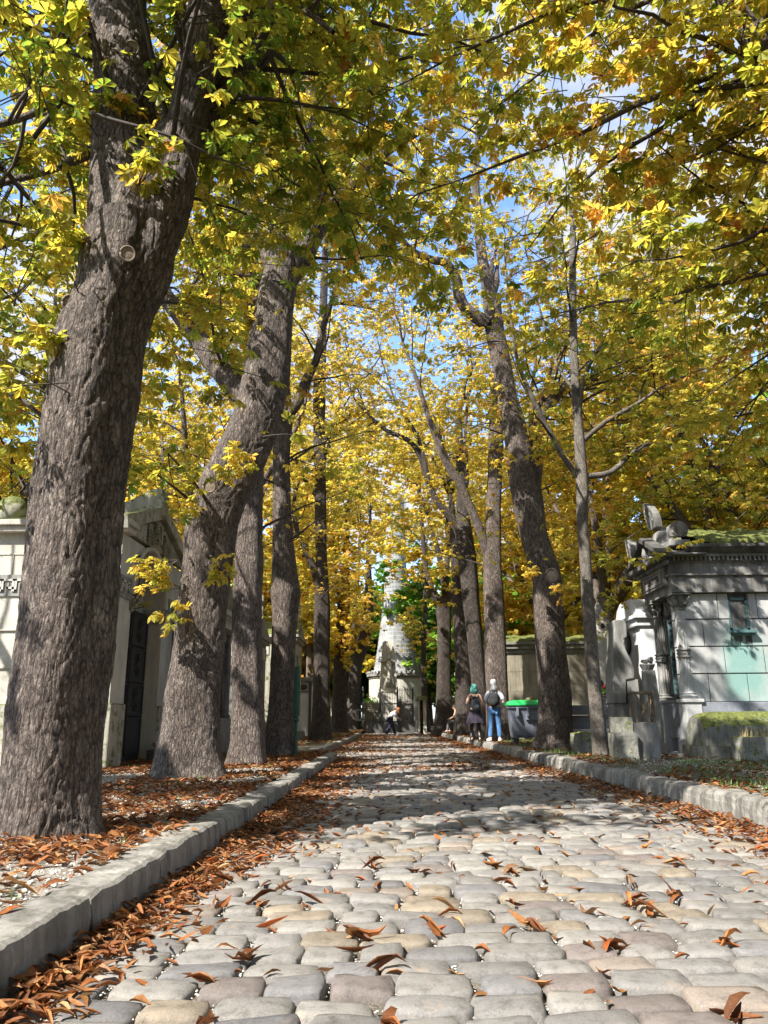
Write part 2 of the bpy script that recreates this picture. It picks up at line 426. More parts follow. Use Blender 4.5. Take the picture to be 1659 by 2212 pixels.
# in the photo these stems can be seen between the leaves, so few leaves hang before them
CLEAR = [([(258, -50, 150), (262, 87, 130), (260, 348, 146), (290, 500, 220), (275, 600, 190), (224, 780, 210), (170, 1100, 206), (122, 1550, 230)], 5.75, .95),
         ([(452, -50, 90), (424, 87, 93), (389, 261, 95), (384, 407, 90), (330, 520, 120)], 5.75, .95),
         ([(618, 540, 50), (600, 620, 84), (587, 700, 94), (566, 860, 110), (482, 1060, 125), (438, 1300, 110), (405, 1680, 130)], 10.7, .88),
         ([(350, 630, 40), (430, 735, 48), (505, 850, 54)], 11.2, .75),
         ([(612, 880, 44), (609, 1080, 42), (617, 1285, 66), (606, 1630, 66)], 16.3, .9), ([(552, 1020, 50), (534, 1300, 74), (535, 1640, 84)], 13.4, .9),
         ([(700, 480, 14), (690, 850, 28), (690, 1080, 26), (694, 1600, 44)], 26, .85),
         ([(1035, 500, 26), (1070, 720, 42), (1096, 860, 44), (1122, 1000, 56), (1160, 1180, 62), (1190, 1400, 68), (1200, 1620, 86)], 17.6, .85),
         ([(880, 545, 20), (935, 562, 26), (985, 600, 30), (992, 640, 30), (1052, 700, 36)], 17.4, .8),
         ([(1238, 480, 16), (1242, 800, 22), (1258, 1060, 30), (1284, 1480, 32), (1299, 1630, 38)], 14.4, .85),
         ([(1070, 900, 34), (1066, 1100, 36), (1067, 1300, 48), (1078, 1594, 56)], 23.5, .85), ([(900, 820, 14), (945, 950, 20), (1018, 1100, 24), (1058, 1210, 26)], 23.5, .75),
         ([(835, 930, 12), (905, 980, 14), (945, 1085, 18), (1000, 1165, 28), (1020, 1300, 36), (1040, 1592, 36)], 24.5, .75),
         ([(1350, 1050, 1), (1560, 1110, 330), (1600, 1640, 360)], 12.5, 1.0), ([(320, 1030, 40), (325, 1110, 70), (320, 1160, 80)], 12.3, .9), ([(10, 1040, 90), (20, 1180, 90)], 12, .85), ([(1385, 1075, 60), (1400, 1200, 110), (1420, 1640, 160)], 13.5, 1.0), ([(842, 1375, 70), (842, 1400, 90), (840, 1575, 130)], 49, .85)]
def make_tree(name, label, base, limbs, seed, lod=1, dens=1.0, wts=WT_MID, mat=None, twl=1.0, lsize=.16, zmin=3.6, hgt=12, spread=3.8, nauto=4, relief=0, sides=28, knots=(), crownmat=None, group=None, cat='tree', sec_n=1.0, cull=True, notr=False, flare=.28, side_bias=0.0, ydeep=0.0, maxz=99, trunkstep=.15, sprays=()):
    """limbs: list of (points, radii). The first is the trunk."""
    rng = np.random.default_rng(seed)
    root = thing(name, tuple(base), label, cat, group)
    wd = Wood(); mains = []
    for i, (pts, rad) in enumerate(limbs):
        big = i == 0
        p, r = wd.limb(pts, rad, sides if (big or relief) else 14, trunkstep if big or relief else .2, .045 if big else .06, relief if (big or i < 3) else 0, seed+i*3.1, flare if big else 0)
        mains.append((p, r, big))
    top, rt_ = mains[0][0][-1], mains[0][1][-1]
    # ascending limbs grown from the ends of the traced ones
    ends = [(m[0][-1], m[0][-1]-m[0][max(0, len(m[0])-5)], m[1][-1]) for m in mains]
    auto = []
    for e, d, r_ in ends:
        if r_ < .03 and e[2] < 8: continue
        k = nauto if len(ends) == 1 else max(1, int(round(nauto*1.0/len(ends)))+1)
        for j in range(k):
            a = rng.uniform(0, 2*math.pi); dd = nrm(d)*.9+np.array([math.cos(a)*.55, math.sin(a)*.55+ydeep, .75])*(.9 if k > 1 else .4)
            ln = max(1.5, (hgt-e[2]))*rng.uniform(.75, 1.1); ln = min(ln, 8)
            if e[2] > hgt-1: ln = 2.0
            pts = grow(e, dd, ln, 7, rng, .03, .22); rr = np.linspace(r_*.75, .02, 8)
            p, r = wd.limb(pts, rr, 8, .3, .06, 0, seed+j); auto.append((p, r, False))
    # secondaries, twigs and leaves
    LP = []; LD = []; LC = []; SEC = []; TWG = []; LT = []
    for p, r, big in mains+auto:
        seg = np.linalg.norm(np.diff(p, axis=0), axis=1); tot = seg.sum()
        ns = int(tot*3.0*sec_n*dens) if not big else int(tot*1.6*sec_n*dens)
        for _ in range(ns):
            i = rng.integers(max(1, len(p)//6), len(p)); q = p[i]
            if q[2] < zmin or q[2] > maxz: continue
            t = nrm(p[min(i+1, len(p)-1)]-p[i-1]); a = rng.normal(0, 1, 3); a[2] *= .45; a[0] += side_bias; a = nrm(a-t*np.dot(a, t))
            ln = rng.uniform(1.5, spread)*(1.0 if r[i] > .03 else .6)
            sec = grow(q, a*.95+t*.35+np.array([0, 0, .15]), ln, 7, rng, -.035, .2)
            V, FS = tube_np(sec, np.linspace(min(.026, r[i]*.5)+.004, .004, 8), 5); SEC.append(V); isec = len(SEC)-1
            cl0 = rng.uniform(0, 1)
            nt_ = int(ln*4.2*twl)
            for k in range(nt_):
                f = (k+.6)/nt_; j = min(6, int(f*7)); q2 = sec[j]+(sec[j+1]-sec[j])*(f*7-j)
                t2 = nrm(sec[j+1]-sec[j]); sdv = np.cross(t2, [0, 0, 1.0]); sdv = nrm(sdv)*(1 if k % 2 else -1)
                dd = sdv*rng.uniform(.6, 1)+t2*rng.uniform(.3, .9)+rng.normal(0, .25, 3)
                tl = rng.uniform(.35, .95)
                tg = grow(q2, dd, tl, 3, rng, -.05, .2)
                if q2[2] < zmin-.5: continue
                V, FT = tube_np(tg, np.array([.007, .005, .004, .003])*(1 if lod == 0 else 1.3), 3); TWG.append(V)
                nl = {0: 9, 1: 8, 2: 7}[lod]
                cl = np.clip(cl0*.7+rng.uniform(0, .3), 0, 1)
                for h in range(nl):
                    g = min(1, .35+.65*h/(nl-2)); j2 = min(2, int(g*3)); q3 = tg[j2]+(tg[j2+1]-tg[j2])*(g*3-j2) if j2 < 3 else tg[-1]
                    dv = nrm(tg[-1]-tg[0])+rng.normal(0, .8, 3); dv[2] *= .4
                    dv = nrm(dv); q4 = q3+dv*rng.uniform(.05, .17)
                    LP.append(q4); LD.append(dv); LC.append(cl)
    LP = np.array(LP); LD = np.array(LD); LC = np.array(LC); SEC = np.array(SEC); TWG = np.array(TWG)
    def keepers(Q, leaf):
        # keep the camera and its surroundings clear, and let the sun reach where it does
        ok = np.linalg.norm(Q-np.array([0, 0, .9]), axis=1) > 3.6
        if leaf: ok &= Q[:, 2] > zmin-1.1
        if cull: ok &= ~culled(Q)
        rel = Q-np.array(cam_loc); zz = rel@np.array(fw); zs = np.maximum(zz, .1); sx = CW/2+F_PX*(rel@np.array(rt))/zs; sy = CH/2-F_PX*(rel@np.array(up))/zs
        for pl, dep, pr in CLEAR:
            pl = np.array(pl, float); o_ = np.argsort(pl[:, 1]); xx = np.interp(sy, pl[o_, 1], pl[o_, 0]); ww = np.interp(sy, pl[o_, 1], pl[o_, 2])
            ok &= ~((np.abs(sx-xx) < ww/2*1.1+6) & (sy > pl[:, 1].min()) & (sy < pl[:, 1].max()) & (Q[:, 1] < dep) & (zz > 0) & (rng.uniform(0, 1, len(sx)) < pr))
        return ok
    ok = keepers(LP, True); LP, LD, LC = LP[ok], LD[ok], LC[ok]
    if len(LP) < 3: LP = np.array([[base[0]+.5*i, base[1], base[2]+6.0] for i in range(3)]); LD = np.tile([[1., 0, 0]], (3, 1)); LC = np.full(3, .5)
    TWG = TWG[keepers(TWG[:, -1], False)]; SEC = SEC[keepers(SEC[:, 25], False) & keepers(SEC[:, -1], False)]
    XT = []; XL_ = []; XD_ = []; XC_ = []
    for (sx_, sy_, sY, ex, ez, n_, ln_) in sprays:      # epicormic sprouts on the stem
        o_ = np.array(P(sx_, sy_, sY))
        for j in range(n_):
            dd = np.array([ex, -.35, ez])+rng.normal(0, .3, 3); tg = grow(o_, dd, ln_*rng.uniform(.5, 1.1), 3, rng, -.08, .25)
            XT.append(tube_np(tg, np.array([.006, .005, .004, .003]), 3)[0])
            for g in np.linspace(.3, 1, 6):
                j2 = min(2, int(g*3)); q3 = tg[j2]+(tg[j2+1]-tg[j2])*(g*3-j2); dv = rng.normal(0, 1, 3); dv[2] *= .4; dv = nrm(dv+nrm(dd)*.6)
                XL_.append(q3+dv*.07); XD_.append(dv); XC_.append(rng.uniform(.3, 1))
    if XT: TWG = np.concatenate([TWG, np.array(XT)]); LP = np.concatenate([LP, np.array(XL_)]); LD = np.concatenate([LD, np.array(XD_)]); LC = np.concatenate([LC, np.array(XC_)])
    tw = Wood()
    for A_, F_ in ((SEC, FS), (TWG, FT)):
        k_ = A_.shape[1]; tw.add(A_.reshape(-1, 3), (np.arange(len(A_))[:, None, None]*k_+F_[None]).reshape(-1, 4))
    sz = lsize*rng.uniform(.75, 1.2, len(LP))*{0: 1, 1: 1, 2: 1.35}[lod]
    V, F, T = leaf_mesh(LP, LD, sz, lod, wts, rng, LC)
    bm_ = mat or BARK
    Vv = np.concatenate(wd.V); Fv = np.concatenate(wd.F)
    tr = link_mesh('trunk', Vv, [Fv], bm_, root, smooth=True)
    cr = link_mesh('crown', np.concatenate([V, np.concatenate(tw.V)]), [F, np.concatenate(tw.F)+len(V)], None, root, mats=[crownmat or LEAF, TWIG], midx=np.concatenate([np.zeros(len(F)), np.ones(sum(len(f) for f in tw.F))]), tint=np.concatenate([T, np.full((tw.n, 3), .1)]))
    for (kx, ky, kw, kY) in knots:      # healed pruning scars
        c = P(kx, ky, kY); s_ = kw/F_PX*zd(c)/2; mb = MB(); dv = (cam_loc-c); dv.z *= .3; dv.normalize()
        a = dv.cross(Vector((0, 0, 1))).normalized(); b = a.cross(dv)
        ring = [c+a*math.cos(t)*s_+b*math.sin(t)*s_*1.1 for t in np.linspace(0, 2*math.pi, 17)]
        mb.tube(ring, s_*.17, 8); o = mb.build('pruning_scar', SCAR, tr, smooth=True)
        mb = MB(); V2 = [c+dv*s_*.08]+[c+a*math.cos(t)*s_*.9+b*math.sin(t)*s_ for t in np.linspace(0, 2*math.pi, 17)[:-1]]
        mb.add(V2, [(0, i+1, (i+1) % 16+1) for i in range(16)]); mb.build('heartwood', SCARI, o, smooth=True)
    return root, len(LP)
SCAR = plain('scar_wood', (.17, .135, .105), .8, .3, scale=30)
SCARI = plain('scar_heart', (.26, .21, .16), .8, .4, scale=40)
# ---------------------------------------------------------------- ground
ZL, ZR = .17, .21
YEND = 18.3
def XL(y): return -1.30+0*np.asarray(y, float)
def XR(y): return np.interp(y, [0, 7.5, 15, 22, 35, 52], [2.95, 3.0, 2.75, 2.6, 2.25, 1.95])
q = [G(x, y, ZL) for x, y in ((600, 1634), (660, 1624), (700, 1614), (735, 1602), (765, 1590), (782, 1582))]
CURVE = np.array([(a.x, a.y) for a in q])
EL_Y = CURVE[:, 1]

def groundmat(name, kind):
    m, nt, b = M(name); co = coord(nt)
    n1 = noise(nt, co, .9, 6, .65); n2 = noise(nt, co, 60, 4, .8); n3 = noise(nt, co, 9, 6, .7)
    v = nd(nt, 'ShaderNodeTexVoronoi', feature='F1', Scale=70); nt.links.new(co, v.inputs['Vector'])
    if kind == 'gravel':
        c = ramp(nt, n2, [(.3, (.10, .085, .065)), (.5, (.27, .24, .20)), (.72, (.52, .49, .44))])
        c = mixc(nt, ramp(nt, n3, [(.47, (0, 0, 0)), (.62, (.75, .75, .75))]), c, (.13, .085, .05))
    elif kind == 'earth':
        c = ramp(nt, n2, [(.3, (.07, .055, .035)), (.6, (.20, .16, .11)), (.8, (.38, .34, .27))])
        c = mixc(nt, ramp(nt, n3, [(.45, (0, 0, 0)), (.6, (.8, .8, .8))]), c, (.06, .085, .025))
    else:
        c = ramp(nt, n2, [(.3, (.06, .05, .04)), (.6, (.19, .165, .13)), (.8, (.42, .39, .34))])
    c = mixc(nt, .35, c, ramp(nt, n1, [(.35, (.5, .45, .4)), (.65, (1, 1, 1))]), 'MULTIPLY')
    nt.links.new(c, b.inputs['Base Color']); b.inputs['Roughness'].default_value = .95
    bump(nt, b, mixc(nt, .5, n2, v.outputs['Distance']), .9, .02)
    return m
GRAVEL = groundmat('verge_gravel', 'gravel'); EARTH = groundmat('verge_earth', 'earth'); JOINT = groundmat('road_joint', 'joint')

def sheet(name, xf0, xf1, y0, y1, z, mat, nx=40, ny=120, amp=.015, skirt=.3, ys=None):
    ys = np.linspace(y0, y1, ny) if ys is None else ys; ny = len(ys)
    V = []; t = np.linspace(0, 1, nx)**1.0
    for y in ys:
        a, b_ = float(xf0(y)), float(xf1(y)); V.append(np.stack([a+(b_-a)*t, np.full(nx, y), np.full(nx, z)], -1))
    V = np.array(V); V[..., 2] += amp*fbm(np.stack([V[..., 0]*1.1, V[..., 1]*1.1, V[..., 0]*0], -1), 3)
    V = V.reshape(-1, 3); j, k = np.meshgrid(np.arange(ny-1), np.arange(nx-1), indexing='ij')
    Fq = np.stack([j*nx+k, j*nx+k+1, (j+1)*nx+k+1, (j+1)*nx+k], -1).reshape(-1, 4)
    o = link_mesh(name, V, [Fq], mat, smooth=True); return tag(o, kind='structure')
# one sheet to the horizon
gm = MB(); gm.add([(-400, -300, -.06), (400, -300, -.06), (400, 600, -.06), (-400, 600, -.06)], [(0, 1, 2, 3)])
tag(gm.build('ground', EARTH), kind='structure')
rb = MB(); rb.add([(-40, -6, -.025), (6, -6, -.025), (6, 70, -.025), (-40, 70, -.025)], [(0, 1, 2, 3)])
tag(rb.build('road_bed', JOINT), kind='structure')
lin = lambda v: (lambda y: v)
sheet('verge', lin(-30), lin(-1.56), -5, YEND-.15, ZL-.012, GRAVEL, 60, 90)
def xr0(y): return float(XR(y))+.26
sheet('verge', xr0, lin(34), -5, 75, ZR-.012, EARTH, 60, 160)
def xl2(y): return float(np.interp(y, EL_Y, CURVE[:, 0]))-.2 if y > EL_Y[0] else CURVE[0, 0]-.2-(EL_Y[0]-y)*3
sheet('verge', lin(-34), xl2, EL_Y[0]+.1, 75, ZL-.012, EARTH, 60, 120)

# cobbles: every stone a rounded block, in slightly bowed rows
def cobbles():
    Vs = []; Ts = []; cnt = 0; rng = np.random.default_rng(3)
    cols = .64*np.array([(.40, .38, .35), (.36, .345, .325), (.43, .41, .375), (.42, .355, .27), (.31, .30, .30), (.42, .355, .30), (.34, .29, .265)])
    C = []; y = .9; 
    while y < 62:
        dep = rng.uniform(.165, .205)*(1 if y < 20 else 1.1)
        x0 = -1.32; x1 = float(XR(y))+.02
        if YEND+.35 < y < EL_Y[0]+.4: x0 = -14
        elif y >= EL_Y[0]+.4: x0 = float(np.interp(y, EL_Y, CURVE[:, 0]))+.02
        if y < 3: x0 = -1.32
        x = x0-rng.uniform(0, .1)
        while x < x1:
            wd_ = rng.uniform(.185, .325); C.append((x+wd_/2, y+dep/2, wd_, dep)); x += wd_
        y += dep
    C = np.array(C); C = C[(C[:, 0]-C[:, 2]/2 > -20)]
    n = len(C)
    C[:, 1] += .010*C[:, 0]+.012*vnoise(np.stack([C[:, 0]*2, C[:, 1]*.7, C[:, 0]*0], -1))
    C[:, :2] += rng.normal(0, .008, (n, 2))
    rot = rng.normal(0, .05, n); tx = rng.normal(0, .035, n); ty = rng.normal(0, .03, n)
    zz = rng.normal(0, .0045, n)+.02*(1-((C[:, 0]-.8)/2.2)**2).clip(-.5, 1)
    base = cols[rng.choice(7, n, p=[.27, .2, .2, .1, .1, .07, .06])]*rng.uniform(.78, 1.12, (n, 1))
    out = []
    for near, msk, g in ((True, C[:, 1] < 12, 9), (False, C[:, 1] >= 12, 5)):
        c = C[msk]; k = len(c)
        if near: s = np.array([-1, -.95, -.86, -.48, 0, .48, .86, .95, 1.])
        else: s = np.array([-1, -.78, 0, .78, 1.])
        a, b_ = np.meshgrid(s, s, indexing='ij'); a = a.ravel(); b_ = b_.ravel()
        pw = rng.uniform(2.6, 6, (k, 1))
        # superellipse-like outline: pull corners in
        cor = 1-.13*(np.abs(a)*np.abs(b_))**3; A = a*cor; B = b_*cor
        edge = np.maximum(np.abs(a), np.abs(b_))
        h = -.007*edge[None]**2*rng.uniform(.3, 1.5, (k, 1))-.003*(edge[None] > .75)-.011*(edge[None] > .9)-.035*(edge[None] > .97)
        hx = (c[:, 2]/2-.002)[:, None]; hy = (c[:, 3]/2-.002)[:, None]
        Xl = A[None]*hx; Yl = B[None]*hy
        seedp = rng.uniform(0, 100, (k, 1))
        nz = fbm(np.stack([np.broadcast_to(a*1.1, Xl.shape)+seedp, np.broadcast_to(b_*1.1, Xl.shape), seedp+0*Xl], -1), 2)
        wob = 1+.07*nz; Xl = Xl*wob; Yl = Yl*wob
        nz2 = fbm(np.stack([np.broadcast_to(a*1.7, Xl.shape)+seedp, np.broadcast_to(b_*1.7, Xl.shape)+9, seedp+0*Xl], -1), 2)
        Zl = h+.006*nz2+tx[msk][:, None]*Xl+ty[msk][:, None]*Yl+zz[msk][:, None]
        cr, sr = np.cos(rot[msk])[:, None], np.sin(rot[msk])[:, None]
        V = np.stack([c[:, 0][:, None]+Xl*cr-Yl*sr, c[:, 1][:, None]+Xl*sr+Yl*cr, Zl], -1)
        j, i = np.meshgrid(np.arange(g-1), np.arange(g-1), indexing='ij'); f = np.stack([j*g+i, (j+1)*g+i, (j+1)*g+i+1, j*g+i+1], -1).reshape(-1, 4)
        Fq = (np.arange(k)[:, None, None]*g*g+f[None]).reshape(-1, 4)
        out.append((V.reshape(-1, 3), Fq, np.repeat(base[msk], g*g, axis=0)))
    V = np.concatenate([o[0] for o in out]); Fq = np.concatenate([out[0][1], out[1][1]+len(out[0][0])]); T = np.concatenate([o[2] for o in out])
    m, nt, b = M('cobble'); a = nd(nt, 'ShaderNodeAttribute', attribute_name='tint'); co = coord(nt)
    n1 = noise(nt, co, 17, 8, .75); n2 = noise(nt, co, 130, 5, .8)
    cc = mixc(nt, 1, a.outputs['Color'], ramp(nt, n1, [(.32, (.58, .54, .50)), (.5, (1, 1, 1)), (.72, (1.15, 1.1, 1.02))]), 'MULTIPLY')
    cc = mixc(nt, .6, cc, ramp(nt, n2, [(.35, (.5, .48, .46)), (.6, (1.05, 1.05, 1.05))]), 'MULTIPLY')
    cc = mixc(nt, ramp(nt, noise(nt, co, 5, 6, .75), [(.58, (0, 0, 0)), (.72, (.5, .5, .5))]), cc, (.40, .30, .21))
    nt.links.new(cc, b.inputs['Base Color']); b.inputs['Roughness'].default_value = .62; b.inputs['Specular IOR Level'].default_value = .4
    bump(nt, b, mixc(nt, .5, n1, n2), .9, .01)
    o = link_mesh('cobbled_road', V, [Fq], m, smooth=True, tint=T); tag(o, kind='structure')
    return C
CB = cobbles()

KERB = stone('kerb_stone', (.17, .16, .14), (.36, .34, .30), moss=0, streak=.75, scale=3)
def kerb(path, width, z, depth, lens, rng, side, zvar=.01, rnd=.02):
    """stones along a path of 2-D points; side=+1: the body lies to the left of the walking direction"""
    path = np.array(path, float); seg = np.linalg.norm(np.diff(path, axis=0), axis=1); cum = np.concatenate([[0], np.cumsum(seg)]); tot = cum[-1]
    s = 0; Vs = []; Fs = []; n0 = 0
    while s < tot-.05:
        l = min(rng.uniform(*lens), tot-s); nu = max(3, int(l/.035)) if s < 22 else 4
        us = np.linspace(s+.006, s+l-.006, nu+1)
        px = np.interp(us, cum, path[:, 0]); py = np.interp(us, cum, path[:, 1])
        tx = np.gradient(px); ty = np.gradient(py); q = np.hypot(tx, ty); nx, ny = -ty/q*side, tx/q*side
        dz = rng.normal(0, zvar); dd = rng.normal(0, .008)
        prof = [(0.0, -depth), (-.004, -depth*.75), (-.004, -depth*.6), (-.002, -depth*.45), (.0, -depth*.3), (.004, -rnd*1.6), (.012, -rnd*.7), (.035, -rnd*.12), (width*.25, 0), (width*.4, 0), (width*.55, 0), (width*.75, .0), (width-.02, -.004), (width, -.03), (width, -depth)]
        m = len(prof); Vv = np.zeros((nu+1, m, 3))
        for k, (o_, h) in enumerate(prof):
            Vv[:, k, 0] = px+nx*(o_+dd); Vv[:, k, 1] = py+ny*(o_+dd); Vv[:, k, 2] = z+h+(dz if h > -depth*.9 else 0)
        for e, sg in ((0, 1), (nu, -1)):      # worn ends
            Vv[e, 4:13, 2] -= .018; Vv[e, 1:10, 0] += nx[e]*.014; Vv[e, 1:10, 1] += ny[e]*.014
        nz = fbm(Vv*np.array([7, 7, 7])+s, 3); nz2 = fbm(Vv*28+s, 2)
        Vv[..., 0] += nx[:, None]*(nz*.006+nz2*.006); Vv[..., 1] += ny[:, None]*(nz*.006+nz2*.006); Vv[..., 2] += (nz*.005+nz2*.0045)
        Vs.append(Vv.reshape(-1, 3)); F = []
        for a in range(nu):
            for k in range(m-1): F.append((n0+a*m+k, n0+(a+1)*m+k, n0+(a+1)*m+k+1, n0+a*m+k+1))
        F.append(tuple(n0+k for k in range(m))); F.append(tuple(n0+nu*m+k for k in range(m))[::-1])
        Fs += F; n0 += (nu+1)*m; s += l
    return np.concatenate(Vs), Fs
rg = np.random.default_rng(8)
V, F = kerb([(-1.30, .6), (-1.30, YEND-.5), (-1.36, YEND-.2), (-1.55, YEND), (-9, YEND+.1)], .26, ZL, .26, (.75, 1.25), rg, +1)
tag(link_mesh('kerb', V, F, KERB, smooth=False), kind='structure')
ys = [.6, 4, 7.5, 11, 15, 18, 22, 28, 35, 44, 52]
V, F = kerb([(float(XR(y)), y) for y in ys], .30, ZR, .30, (.28, .62), rg, -1, .012, .05)
tag(link_mesh('kerb', V, F, KERB, smooth=False), kind='structure')
V, F = kerb([(CURVE[0, 0]-7, CURVE[0, 1]-.6)]+[tuple(c) for c in CURVE], .26, ZL, .26, (.5, .9), rg, +1)
tag(link_mesh('kerb', V, F, KERB, smooth=False), kind='structure')

# fallen leaves: curled single leaflets
LPAL = np.array([(.28, .105, .035), (.19, .07, .025), (.36, .16, .055), (.14, .055, .022), (.46, .27, .12), (.28, .15, .075), (.34, .09, .025)])
def litter(Pn, rng, size=(.05, .115), lift=.012, curl=1.0, tintk=1.0):
    n = len(Pn); th = rng.uniform(0, 2*math.pi, n); L = rng.uniform(*size, n); W = L*rng.uniform(.24, .42, n)
    t = np.array([0, .22, .5, .78, 1.0]); wp = np.array([.10, .55, 1.0, .72, .04])
    c1 = rng.normal(0, .18, n)*curl; c2 = rng.uniform(.1, 1.5, n)*curl; roll = rng.normal(0, .25, n)
    xs = (t[None]-.5)*L[:, None]; bz = (np.sin(t[None]*math.pi*rng.uniform(.6, 1.9, (n, 1))+rng.uniform(0, 3, (n, 1))))*L[:, None]*.13*curl+c1[:, None]*xs*.5
    V = np.zeros((n, 5, 3, 3))
    for k, s in enumerate((-1, 0, 1)):
        w_ = wp[None]*W[:, None]/2*s*np.cos(c2[:, None]*.8)
        yy = w_+np.sin(xs/L[:, None]*3+th[:, None])*W[:, None]*.25
        z_ = bz+(abs(s)*np.sin(c2[:, None])*wp[None]*W[:, None]*.5)+roll[:, None]*w_
        V[:, :, k, 0] = np.cos(th)[:, None]*xs-np.sin(th)[:, None]*yy; V[:, :, k, 1] = np.sin(th)[:, None]*xs+np.cos(th)[:, None]*yy; V[:, :, k, 2] = z_
    V[..., 2] -= V[..., 2].min(axis=(1, 2))[:, None, None]; V += Pn[:, None, None]; V[..., 2] += lift*rng.uniform(0, 1, n)[:, None, None]
    F = []
    for j in range(4):
        for k in range(2): F.append((j*3+k, (j+1)*3+k, (j+1)*3+k+1, j*3+k+1))
    Fq = (np.arange(n)[:, None, None]*15+np.array(F)[None]).reshape(-1, 4)
    c = LPAL[rng.choice(7, n, p=[.27, .2, .2, .12, .08, .1, .03])]*rng.uniform(.65, 1.25, (n, 1))*tintk
    return V.reshape(-1, 3), Fq, np.repeat(c, 15, axis=0)
m, nt, b = M('dry_leaf'); a = nd(nt, 'ShaderNodeAttribute', attribute_name='tint'); co = coord(nt)
cc = mixc(nt, .8, a.outputs['Color'], ramp(nt, noise(nt, co, 60, 4, .7), [(.3, (.55, .5, .45)), (.6, (1.1, 1.1, 1.1))]), 'MULTIPLY')
nt.links.new(cc, b.inputs['Base Color']); b.inputs['Roughness'].default_value = .6; b.inputs['Specular IOR Level'].default_value = .3
tr = nt.nodes.new('ShaderNodeBsdfTranslucent'); nt.links.new(cc, tr.inputs[0]); mx = nt.nodes.new('ShaderNodeMixShader'); mx.inputs[0].default_value = .2
nt.links.new(b.outputs[0], mx.inputs[1]); nt.links.new(tr.outputs[0], mx.inputs[2]); nt.links.new(mx.outputs[0], nt.nodes['Material Output'].inputs['Surface'])
DRY = m
rg = np.random.default_rng(21)
def pts_road(n, y0, y1, f, zfun):
    x = rg.uniform(0, 1, n); y = rg.uniform(0, 1, n); return x, y
allV = []; allF = []; allT = []; nv = 0
def addlit(Pn, **k):
    global nv
    if len(Pn) == 0: return
    V, F, T = litter(np.asarray(Pn, float), rg, **k); allV.append(V); allF.append(F+nv); allT.append(T); nv += len(V)
# left gutter and right gutter
y = 1.0+17.3*rg.uniform(0, 1, 5200)**.95; x = -1.28+np.abs(rg.normal(0, .15, 5200))*np.interp(y, [1, 3, 5, 6, 18], [.55, .9, 1.2, 2.4, 2.4]); addlit(np.stack([x, y, -.005+.05*np.exp(-(x+1.28)/.12)*rg.uniform(0, 1, len(x))], -1))
y = 5+38*rg.uniform(0, 1, 5200)**1.3; x = XR(y)-.02-np.abs(rg.normal(0, .28, 5200)); addlit(np.stack([x, y, -.005+.05*rg.uniform(0, 1, 5200)*np.exp(-(XR(y)-x)/.15)], -1))
# strewn on the road, most of them caught between stones
idx = rg.choice(np.where((CB[:, 1] < 48) & (CB[:, 0] > -2.6))[0], 4800, replace=True); c = CB[idx]
s = rg.choice([-1, 1], len(c)); x = c[:, 0]+np.where(rg.uniform(0, 1, len(c)) < .6, c[:, 2]/2*s, rg.uniform(-.08, .08, len(c))); y = c[:, 1]+np.where(rg.uniform(0, 1, len(c)) < .5, c[:, 3]/2*s, rg.uniform(-.05, .05, len(c)))
kp = (y > 2.0) & (rg.uniform(0, 1, len(x)) < np.interp(y, [2, 5, 7, 14, 20, 40], [.42, .42, .75, 1, 1, 1])); addlit(np.stack([x, y, np.full(len(x), -.004)], -1)[kp], size=(.05, .12))
# drifts across the road further off
y = rg.uniform(14, 44, 9000); x = rg.uniform(-2.2, 2.6, 9000); k_ = vnoise(np.stack([x*.7, y*.5, x*0], -1)) > .0; addlit(np.stack([x, y, 0*x+.0], -1)[k_], size=(.07, .14))
# left verge
y = rg.uniform(1.5, 18, 19000); x = -1.5-rg.uniform(0, 1, 19000)**1.1*4.6; dn = vnoise(np.stack([x*1.1, y*1.1, x*0], -1)); k_ = (dn > -.6) & ((y > 4.2) | (rg.uniform(0, 1, 19000) < .35)); addlit(np.stack([x, y, 0*x+ZL-.006], -1)[k_], size=(.06, .13), lift=.02)
# right verge
y = rg.uniform(3, 40, 12000); x = XR(y)+.15+rg.uniform(0, 1, 12000)**1.3*6; dn = vnoise(np.stack([x*.9, y*.9, x*0+5], -1)); k_ = dn > -.15; addlit(np.stack([x, y, 0*x+ZR-.006], -1)[k_], size=(.06, .13), lift=.02)
# heaped round the feet of the trunks
for bx_, by_, br_, bz_ in ((-2.2, 5.24, .42, ZL), (-2.65, 10.3, .5, ZL), (-2.44, 13.3, .42, ZL), (-2.3, 16.1, .4, ZL), (3.44, 17.4, .5, ZR), (3.66, 14.4, .2, ZR), (3.11, 24.3, .45, ZR)):
    a_ = rg.uniform(0, 6.28, 420); r_ = br_+np.abs(rg.normal(0, .16, 420)); addlit(np.stack([bx_+r_*np.cos(a_), by_+r_*np.sin(a_), bz_-.005+.035*np.exp(-(r_-br_)/.08)*rg.uniform(0, 1, 420)], -1), size=(.05, .1), lift=.02)
# beyond the side road
y = rg.uniform(22, 60, 5000); x = np.interp(y, EL_Y, CURVE[:, 0])-.1-rg.uniform(0, 1, 5000)*5; addlit(np.stack([x, y, 0*x+ZL-.004], -1), size=(.09, .16), lift=.02)
x = rg.uniform(-9, -1.2, 900); y = rg.uniform(18.6, 23, 900); addlit(np.stack([x, y, 0*x], -1))
tag(link_mesh('leaf_litter', np.concatenate(allV), [np.concatenate(allF)], DRY, tint=np.concatenate(allT)), 'rust brown dry leaves drifted along both kerbs and over the verges', 'leaf litter', kind='stuff')
